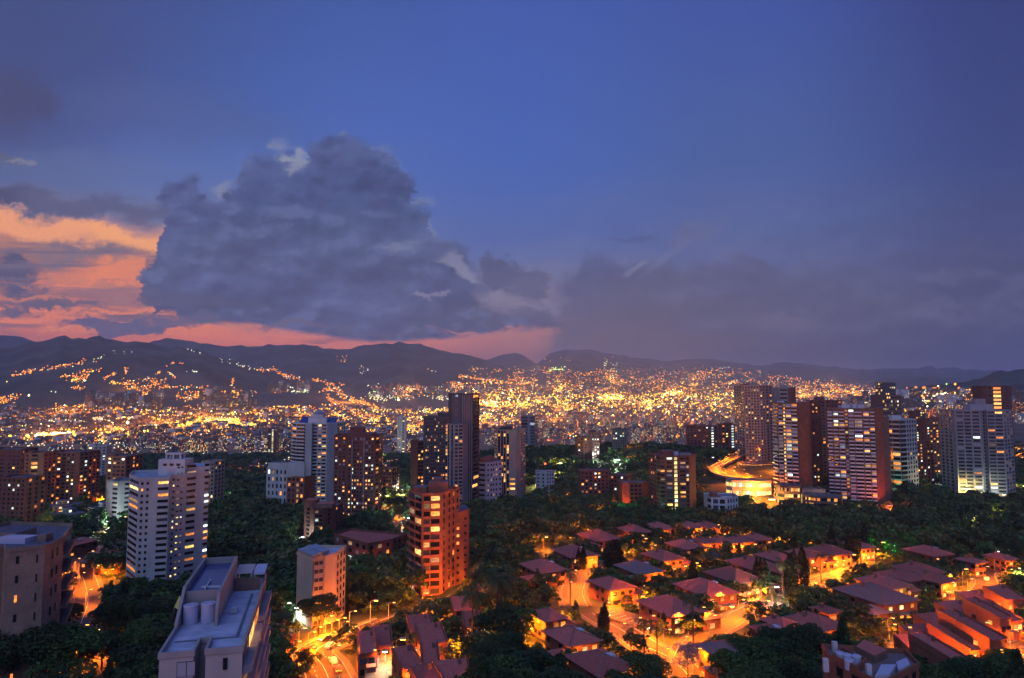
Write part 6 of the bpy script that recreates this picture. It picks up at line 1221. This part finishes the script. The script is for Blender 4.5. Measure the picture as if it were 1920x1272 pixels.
# ---------------------------------------------------------------- cars
def make_car(mat, lb, loc, rz, group):
    r = thing('parked_car', lb, 'car', loc, rz, group)
    prof = [(-2.1,.35),(-2.15,.8),(-1.75,.95),(-1.2,1.42),(.35,1.45),(1.05,.98),(1.95,.85),(2.15,.6),(2.1,.35)]
    mb = MB(); n = len(prof); mb.add([(x,-.82,z) for x,z in prof]+[(x,.82,z) for x,z in prof], [tuple(range(n)),tuple(range(2*n-1,n-1,-1))]+[(i,i+n,(i+1)%n+n,(i+1)%n) for i in range(n)]); mb.build('body', mat, r)
    mb = MB(); pg = [(-1.5,.98),(-1.12,1.36),(.3,1.38),(.85,1.0)]; mb.add([(x,-.84,z) for x,z in pg]+[(x,.84,z) for x,z in pg], [(0,1,2,3),(7,6,5,4)]); mb.build('side_glass','window_dark',r)
    for x in (-1.35,1.35):
        for y in (-.8,.8):
            mb = MB(); mb.tube((x,y-.11,.33),(x,y+.11,.33),.33,.33,12); w_ = mb.build('wheel','tyre_rubber',r)
    for y in (-.6,.6): mb = MB(); mb.box((2.12,y,.7),(.12,.35,.16)); mb.build('headlight','head_light',r); mb = MB(); mb.box((-2.13,y,.78),(.1,.35,.14)); mb.build('tail_light','tail_light',r)
    return r
P_, L__, Z_ = mainP
k = 0
for i, s in ((6,-.28),(9,.28),(13,-.28),(17,-.28),(20,.28),(26,.28),(31,-.28),(36,.28),(42,-.28),(50,.28)):
    if i+1 >= len(P_): continue
    d = P_[i+1]-P_[i]; q = P_[i]+L__[i]*10.5*s; a = math.atan2(d.y,d.x)+(math.pi if s > 0 else 0)
    c_ = ('white','dark','red')[k % 3]; make_car('car_paint_'+c_, f'{c_} car with its lamps lit on the bright lower road, {ordinal(k)} from its near end', (q.x,q.y,float(Z_[i,0])+.01), a, 'cars on the bright road'); k += 1
for j, (u,v,a,c_,lb) in enumerate(((1140,1162,-40,'white','white car parked at the painted bays of the court'),(1205,1182,-40,'dark','dark car parked at the right end of the painted bays'),(1504,1088,20,'dark','dark car parked at the left of the glowing street end'),(1500,1094,20,'white','white car parked at the left of the glowing street end'),(206,996,0,'white','white car in the white lit yard on the left'),(1850,1090,60,'white','white car at the top of the lower right tiers'),(548,1262,80,'dark','dark car parked beside the bright lower road'))):
    p = place(u,v); make_car('car_paint_'+c_, lb, (p.x,p.y,p.z+.3), math.radians(a), 'parked cars')
# ---------------------------------------------------------------- trees
tr = np.random.default_rng(21)
def leaf_quads(c, size, up=.35):
    n = len(c); a = tr.normal(size=(n,3)); a[:,2] *= .6; a /= np.linalg.norm(a,axis=1)[:,None]; b_ = tr.normal(size=(n,3)); b_ -= (a*b_).sum(1)[:,None]*a; b_ /= np.linalg.norm(b_,axis=1)[:,None]
    s = size*tr.uniform(.6,1.3,(n,1)); q = np.stack([c-a*s*.5, c+b_*s*.32, c+a*s*.55, c-b_*s*.32], 1); return q
def crown_pts(n, lobes):
    w = np.array([l[3]**2*l[4] for l in lobes]); idx = tr.choice(len(lobes), n, p=w/w.sum()); L_ = np.array(lobes)[idx]
    d = tr.normal(size=(n,3)); d /= np.linalg.norm(d,axis=1)[:,None]; d[:,2] = np.where(d[:,2] < -.35, -d[:,2], d[:,2]); r = tr.uniform(.72,1.05,(n,1))
    return L_[:,:3]+d*r*np.stack([L_[:,3],L_[:,3],L_[:,4]],1)
def broad(n=2600, size=.085, seed=0, flat=.75, nl=11):
    r = random.Random(seed); lobes = [(0,0,.62,.26,.2)]
    for i in range(nl):
        a = i*2.4+r.uniform(-.4,.4); rad = r.uniform(.14,.34); lobes.append((math.cos(a)*rad, math.sin(a)*rad, r.uniform(.42,.8)*1.0-rad*.25, r.uniform(.12,.2), r.uniform(.10,.17)*flat/.75))
    return leaf_quads(crown_pts(n, lobes), size), lobes
def cyp(n=1100, size=.06):
    z = tr.uniform(0,1,n)**1.1; a = tr.uniform(0,2*math.pi,n); r = (.012+.10*np.sin(np.clip(z*1.05+.06,0,1)*math.pi)**.6)*tr.uniform(.7,1.1,n)*(1-.3*z)
    return leaf_quads(np.stack([np.cos(a)*r,np.sin(a)*r,.06+z*.94],1), size)
def conif(n=1800, size=.09):
    z = tr.uniform(0,1,n); a = tr.uniform(0,2*math.pi,n); k_ = (np.floor(z*9)/9); r = .26*(1-z)*(.6+.6*(z*9-np.floor(z*9)))*tr.uniform(.4,1.1,n)+.015
    return leaf_quads(np.stack([np.cos(a)*r,np.sin(a)*r,.15+z*.85],1), size)
def qmesh(nm, q, mat): v = q.reshape(-1,3); return npmesh(nm, v, np.arange(len(v)).reshape(-1,4), [mat])
TV = {}
def trunk_mesh(lobes=None, r=.02, h=.5):
    mb = MB(); mb.tube((0,0,-.12),(0,0,h),r,r*.6,7)
    for l in (lobes or [])[1:6]: mb.tube((0,0,h*.55),(l[0]*.8,l[1]*.8,l[2]-.02),r*.5,r*.15,5)
    return mb.mesh('trunk','bark')
for i in range(5):
    q, lb_ = broad(3000 if i < 3 else 2200, .062, i+3, nl=(11,13,9,15,10)[i]); TV[f'b{i}'] = (qmesh('crown', q, ('leaf_dark','leaf_green','leaf_dark','leaf_green','leaf_olive')[i]), trunk_mesh(lb_))
for i in range(3):
    q, lb_ = broad(9000, .034, i+23, nl=(13,16,11)[i]); TV[f'h{i}'] = (qmesh('crown', q, ('leaf_dark','leaf_green','leaf_dark')[i]), trunk_mesh(lb_))
q, lb_ = broad(3000, .04, 40, nl=8); TV['silver'] = (qmesh('crown', q, 'leaf_silver'), trunk_mesh(lb_))
TV['cyp'] = (qmesh('crown', cyp(), 'leaf_cypress'), trunk_mesh(None,.012,.3)); TV['con'] = (qmesh('crown', conif(), 'leaf_dark'), trunk_mesh(None,.016,.9))
def palm_meshes(seed):
    r = random.Random(seed); mb = MB()
    for k in range(17):
        a = k*2.399; el = r.uniform(-.3,1.1); L_ = r.uniform(.30,.38); prev = Vector((0,0,1.0)); 
        pts_ = []
        for j in range(8):
            s = j/7; e = el-1.9*s; pts_.append(prev.copy()); prev = prev+Vector((math.cos(a)*math.cos(e), math.sin(a)*math.cos(e), math.sin(e)))*L_/7
        for j in range(7):
            d = (pts_[j+1]-pts_[j]).normalized(); sd = d.cross(Vector((0,0,1))).normalized() if abs(d.z) < .98 else Vector((-math.sin(a),math.cos(a),0)); w = .075*math.sin((j+1)/8.5*math.pi)
            for s in (-1,1):
                for q_ in (.15,.65): b0 = pts_[j].lerp(pts_[j+1], q_); b1 = b0+d*.02; t1 = b0+sd*s*w+d*.035-Vector((0,0,w*.45)); mb.add([b0,b1,t1],[(0,1,2)])
    t_ = MB(); t_.tube((0,0,-.1),(.01,0,.5),.022,.017,8); t_.tube((.01,0,.5),(0,0,1.0),.017,.013,8)
    return mb.mesh('crown','leaf_palm'), t_.mesh('trunk','bark')
TV['palm0'] = palm_meshes(1); TV['palm1'] = palm_meshes(2)
def plant(kind, x, y, h, w=None, lb='', group=None, name='tree', dz=0):
    c, t_ = TV[kind]; r = thing(name, lb, 'palm' if 'palm' in name else 'tree', (x,y,hz(x,y)+dz), tr.uniform(0,6.28), group); r.scale = (w or h, w or h, h)
    link('crown', c, r); link('trunk', t_, r); return r
def free(x, y, pad=0.0): return all((x-o[0])**2+(y-o[1])**2 > (o[2]+pad)**2 for o in OB)
OB = list(OBST)
# trees that the photo shows one by one
SP = [('palm_tree','palm0',1069,1135,11,'palm tree in the middle of the glowing estate court'),('palm_tree','palm1',1208,1232,9,'left palm of the pair in the orange lit road fork'),('palm_tree','palm0',1232,1246,10,'right palm of the pair in the orange lit road fork'),('palm_tree','palm1',1183,1226,6,'small palm left of the pair in the lit fork'),
 ('palm_tree','palm1',1300,1208,12,'dark palm standing between the lit fork and the entrance house'),('palm_tree','palm0',1540,1095,11,'tall palm before the glowing street end'),('palm_tree','palm1',1468,1118,12,'palm with tall stem left of the glowing street'),('palm_tree','palm0',1495,1112,10,'second tall palm left of the glowing street'),
 ('palm_tree','palm0',886,1232,16,'tall palm in the lower centre garden'),('palm_tree','palm1',932,1210,18,'tallest palm right of the lower centre garden'),('palm_tree','palm0',940,1205,17,'palm close beside the tallest palm of the lower centre'),('palm_tree','palm1',625,975,9,'palm at the foot of the domed white tower'),('palm_tree','palm0',604,972,9,'left palm at the foot of the domed white tower'),('palm_tree','palm0',840,1262,6,'low spreading palm beside the bottom houses'),('palm_tree','palm1',912,1262,6,'low palm lit green at the bottom'),
 ('silver_tree','silver',1290,1270,9,'round silvery tree lit orange from below at the bottom'),('silver_tree','silver',1213,992,7,'silvery tree behind the small houses of the top row'),('silver_tree','silver',1385,1040,7,'silvery tree in the hedge between the estate houses'),('silver_tree','silver',1340,1062,7,'pale round shrub tree with a lamp beside the wide house')]
for nm_,k,u,v,h,lb in SP:
    p = place(u,v); plant(k, p.x, p.y, h*1.1, None, lb, name=nm_)
for i,(u,v,h) in enumerate(((1138,1078,12),(1144,1080,13),(1150,1080,14),(1156,1080,14),(1161,1078,13),(1085,1070,9),(1094,1070,10),(1300,1118,13),(1420,1110,12),(1427,1112,12),(1435,1118,13),(1480,1110,13),(1486,1112,14),(1510,1108,12),(1490,1085,11),(1505,1078,12),(1560,1045,14),(1606,1052,15),(1622,1040,14),(1592,1048,12),(1128,1195,8),(1135,1192,9),(1130,940,18),(1142,944,17))):
    p = place(u,v); r = plant('cyp', p.x, p.y, h*1.15, h*1.5, '', 'cypresses among the houses', 'cypress_tree'); r['_u'] = u
cy = sorted([o for o in COL.objects if '_u' in o.keys()], key=lambda o: o['_u'])
for i, o in enumerate(cy): o['label'] = f'dark slender cypress among the houses, {ordinal(i)} cypress from the left'; del o['_u']
BIG = [(68,1314,19,'tallest dark crown before the sandy brick building'),(120,1305,17,'big dark crown at the bottom left corner'),(20,1318,18,'leftmost dark crown in the bottom left corner'),(190,1262,12,'dark crown behind the glowing left road bottom'),(235,1205,15,'large round dark crown below the tall white tower'),(285,1215,14,'dark crown at the foot of the tall white tower'),(200,1190,10,'bright edged tree beside the left road bend'),(260,1260,14,'dark crown left of the nearest roof'),(600,1190,14,'dark tree in front of the tan building'),(576,1262,7,'flat topped tree on the island of the bright road'),(1300,1195,8,'dense tree beside the lit fork'),(1455,1262,13,'bushy tree at the bottom between the roofs'),(1520,1262,14,'dark bushy tree left of the brick building with tanks'),(1410,1272,12,'green tree at the bottom right of the aged roof'),(955,1262,12,'dark tree left of the lowest tiled roof'),(915,1290,12,'dark tree at the bottom centre right'),(1880,1270,8,'orange lit tree beside the lower right street'),(1175,968,11,'green lit tree above the first house row'),(1688,1042,11,'green lit tree right of the glowing street end'),(1018,1012,9,'orange glowing round tree left of the estate'),(1900,1060,12,'yellow lit tree at the right edge')]
placed = []
for i,(u,v,h,lb) in enumerate(BIG):
    p = place(u,min(v,1300)); plant(f'h{i%3}', p.x, p.y, h*1.05, h*1.25, lb); placed.append((p.x,p.y,h*.45))
# the woods: candidates over the whole ground in view, nearest and largest as single trees, the rest as one wood
OB = np.array(OB+[(a,b_,c*.6) for a,b_,c in placed]); cand = []
def inframe(x, y, z):
    a = x/y; return abs(a) < .80
def density(u, v, y):
    if y < 620: 
        if u < 250 and v < 1010: return .55
        return 1.0
    if u < 560: return .35 if v < 905 else .8
    if u < 900: return .75 if v > 850 else .2
    if 980 < u < 1420: return 1.0 if v > 832 else .12
    if u > 1640: return .95 if v > 850 else .35
    return .7
y = 118.0
while y < 1500:
    step = 5.6 if y < 330 else (7.5 if y < 600 else 12)
    x = -.80*y
    while x < .82*y:
        X, Y_ = x+tr.uniform(-.45,.45)*step, y+tr.uniform(-.45,.45)*step; cand.append((X,Y_,step)); x += step
    y += step
cd = np.array(cand); zc_ = H(cd[:,0], cd[:,1])
keep = []
for i0 in range(0, len(cd), 2000):
    c = cd[i0:i0+2000]; d2 = (c[:,0,None]-OB[None,:,0])**2+(c[:,1,None]-OB[None,:,1])**2; keep.append((d2 > (OB[None,:,2]+1.0)**2).all(1))
keep = np.concatenate(keep); cd, zc_ = cd[keep], zc_[keep]
rows = []
for (X,Y_,st), z in zip(cd, zc_):
    Yw = Y_*math.cos(TH)+z*math.sin(TH); Zw = -Y_*math.sin(TH)+z*math.cos(TH); u, v = 960+F*X/Yw, 636-F*Zw/Yw
    if v > 1420 or tr.random() > density(u,v,Y_): continue
    if 1318 < u < 1470 and 868 < v < 955: continue
    if 660 < u < 760 and 1225 < v < 1300: continue
    if 990 < u < 1215 and 1130 < v < 1330:
        if tr.random() < .55: continue
        h *= .8
    if 1660 < u < 1900 and 1125 < v < 1290: h_cut = .45
    else: h_cut = 1
    h = tr.uniform(6,14) if Y_ < 330 else (tr.uniform(8,15) if Y_ < 600 else tr.uniform(10,17))
    h *= h_cut
    if 960 < u < 1480 and 1010 < v < 1280: h *= .6
    if u > 1480 and 1040 < v < 1280: h *= .62
    if 520 < u < 900 and v > 1140: h *= .62
    rows.append((X,Y_,z,h,u,v))
rows.sort(key=lambda r: -r[3]/r[1])
def spot(u, v):
    for u0,v0,u1,v1,nm_ in ((0,1130,330,1500,'in the grove below the tall white tower'),(330,1030,560,1500,'in the wood right of the nearest roof'),(0,0,420,1130,'in the gardens round the left towers'),(420,0,760,1140,'in the dark wood round the tan building'),(560,1140,900,1500,'beside the bright lower road'),(760,1040,1000,1240,'in the wood below the orange balcony tower'),(900,1180,1060,1500,'in the bottom centre gardens'),(960,960,1250,1500,'among the left houses of the estate'),(1250,960,1480,1500,'among the middle houses of the estate'),(1480,960,1660,1500,'among the right houses of the estate'),(1660,960,1960,1500,'in the gardens of the lower right')):
        if u0 <= u < u1 and v0 <= v < v1: return nm_
    return 'in the central dark woods' if u < 1450 else 'in the dark right wood'
NK = {0:'dark',1:'green',2:'dense dark',3:'broad green',4:'olive'}
for i, (X,Y_,z,h,u,v) in enumerate(rows[:235]):
    k = int(tr.choice([0,1,2,3,4,5], p=[.24,.2,.2,.16,.12,.08])); s_ = spot(u,v)
    if k == 5: plant('con', X, Y_, h*1.3, h*1.1, f'pointed conifer {s_}', f'conifers {s_}', 'conifer_tree')
    else: plant(f'b{k}' if i > 60 or k > 2 else f'h{k}', X, Y_, h, h*tr.uniform(.9,1.35), f'{NK[k]} leafy tree {s_}', f'{NK[k]} trees {s_}')
rest = rows[235:]
print('trees', len(rows), 'in wood', len(rest))
low = [broad(300, .13, 60+i)[0] for i in range(4)]; lowc = conif(220, .14); lowf = [broad(110, .2, 70+i)[0] for i in range(3)]
vs = [[],[],[]]; tk = MB()
for X,Y_,z,h,u,v in rest:
    k = int(tr.integers(0,4)); src = (low[k] if tr.random() > .12 else lowc) if Y_ < 560 else lowf[k%3]; a = tr.uniform(0,6.28); c, s = math.cos(a)*h*1.2, math.sin(a)*h*1.2
    q = np.empty_like(src); q[...,0] = src[...,0]*c-src[...,1]*s+X; q[...,1] = src[...,0]*s+src[...,1]*c+Y_; q[...,2] = src[...,2]*h+z; vs[k%3].append(q.reshape(-1,3))
    if Y_ < 500: tk.tube((X,Y_,z-1),(X,Y_,z+h*.5),.22,.14,4,caps=False)
allv = np.concatenate([np.concatenate(a) for a in vs]); mi = np.concatenate([np.full(sum(len(q) for q in a)//4, i) for i, a in enumerate(vs)])
wd_ = tag(link('woodland', npmesh('woodland', allv, np.arange(len(allv)).reshape(-1,4), ['leaf_dark','leaf_green','leaf_olive'], mi)), 'dark woods filling the ground between the farther houses and towers', 'woodland', kind='stuff')
# hedges and ground cover between the houses
sh = []
for X,Y_,z,h,u,v in rows:
    if Y_ > 420: continue
    for _ in range(4):
        x1, y1 = X+tr.normal()*4, Y_+tr.normal()*4
        sh.append((x1,y1,z,tr.uniform(1.2,2.8)))
sh = np.array(sh); d2 = np.concatenate([((sh[i:i+2000,0,None]-OB[None,:,0])**2+(sh[i:i+2000,1,None]-OB[None,:,1])**2 > (OB[None,:,2])**2).all(1) for i in range(0,len(sh),2000)]); sh = sh[d2]; zz_ = H(sh[:,0],sh[:,1])
base = broad(70, .24, 90, nl=5)[0]; q = base[None]*sh[:,3,None,None,None]*np.array([1.6,1.6,1.1]); q[...,0] += sh[:,0,None,None]; q[...,1] += sh[:,1,None,None]; q[...,2] += zz_[:,None,None]-.3*sh[:,3,None,None]
v_ = q.reshape(-1,3); tag(link('shrubs', npmesh('shrubs', v_, np.arange(len(v_)).reshape(-1,4), ['shrub_green'])), 'low shrubs and ground cover between the houses and trees', 'shrubs', kind='stuff')
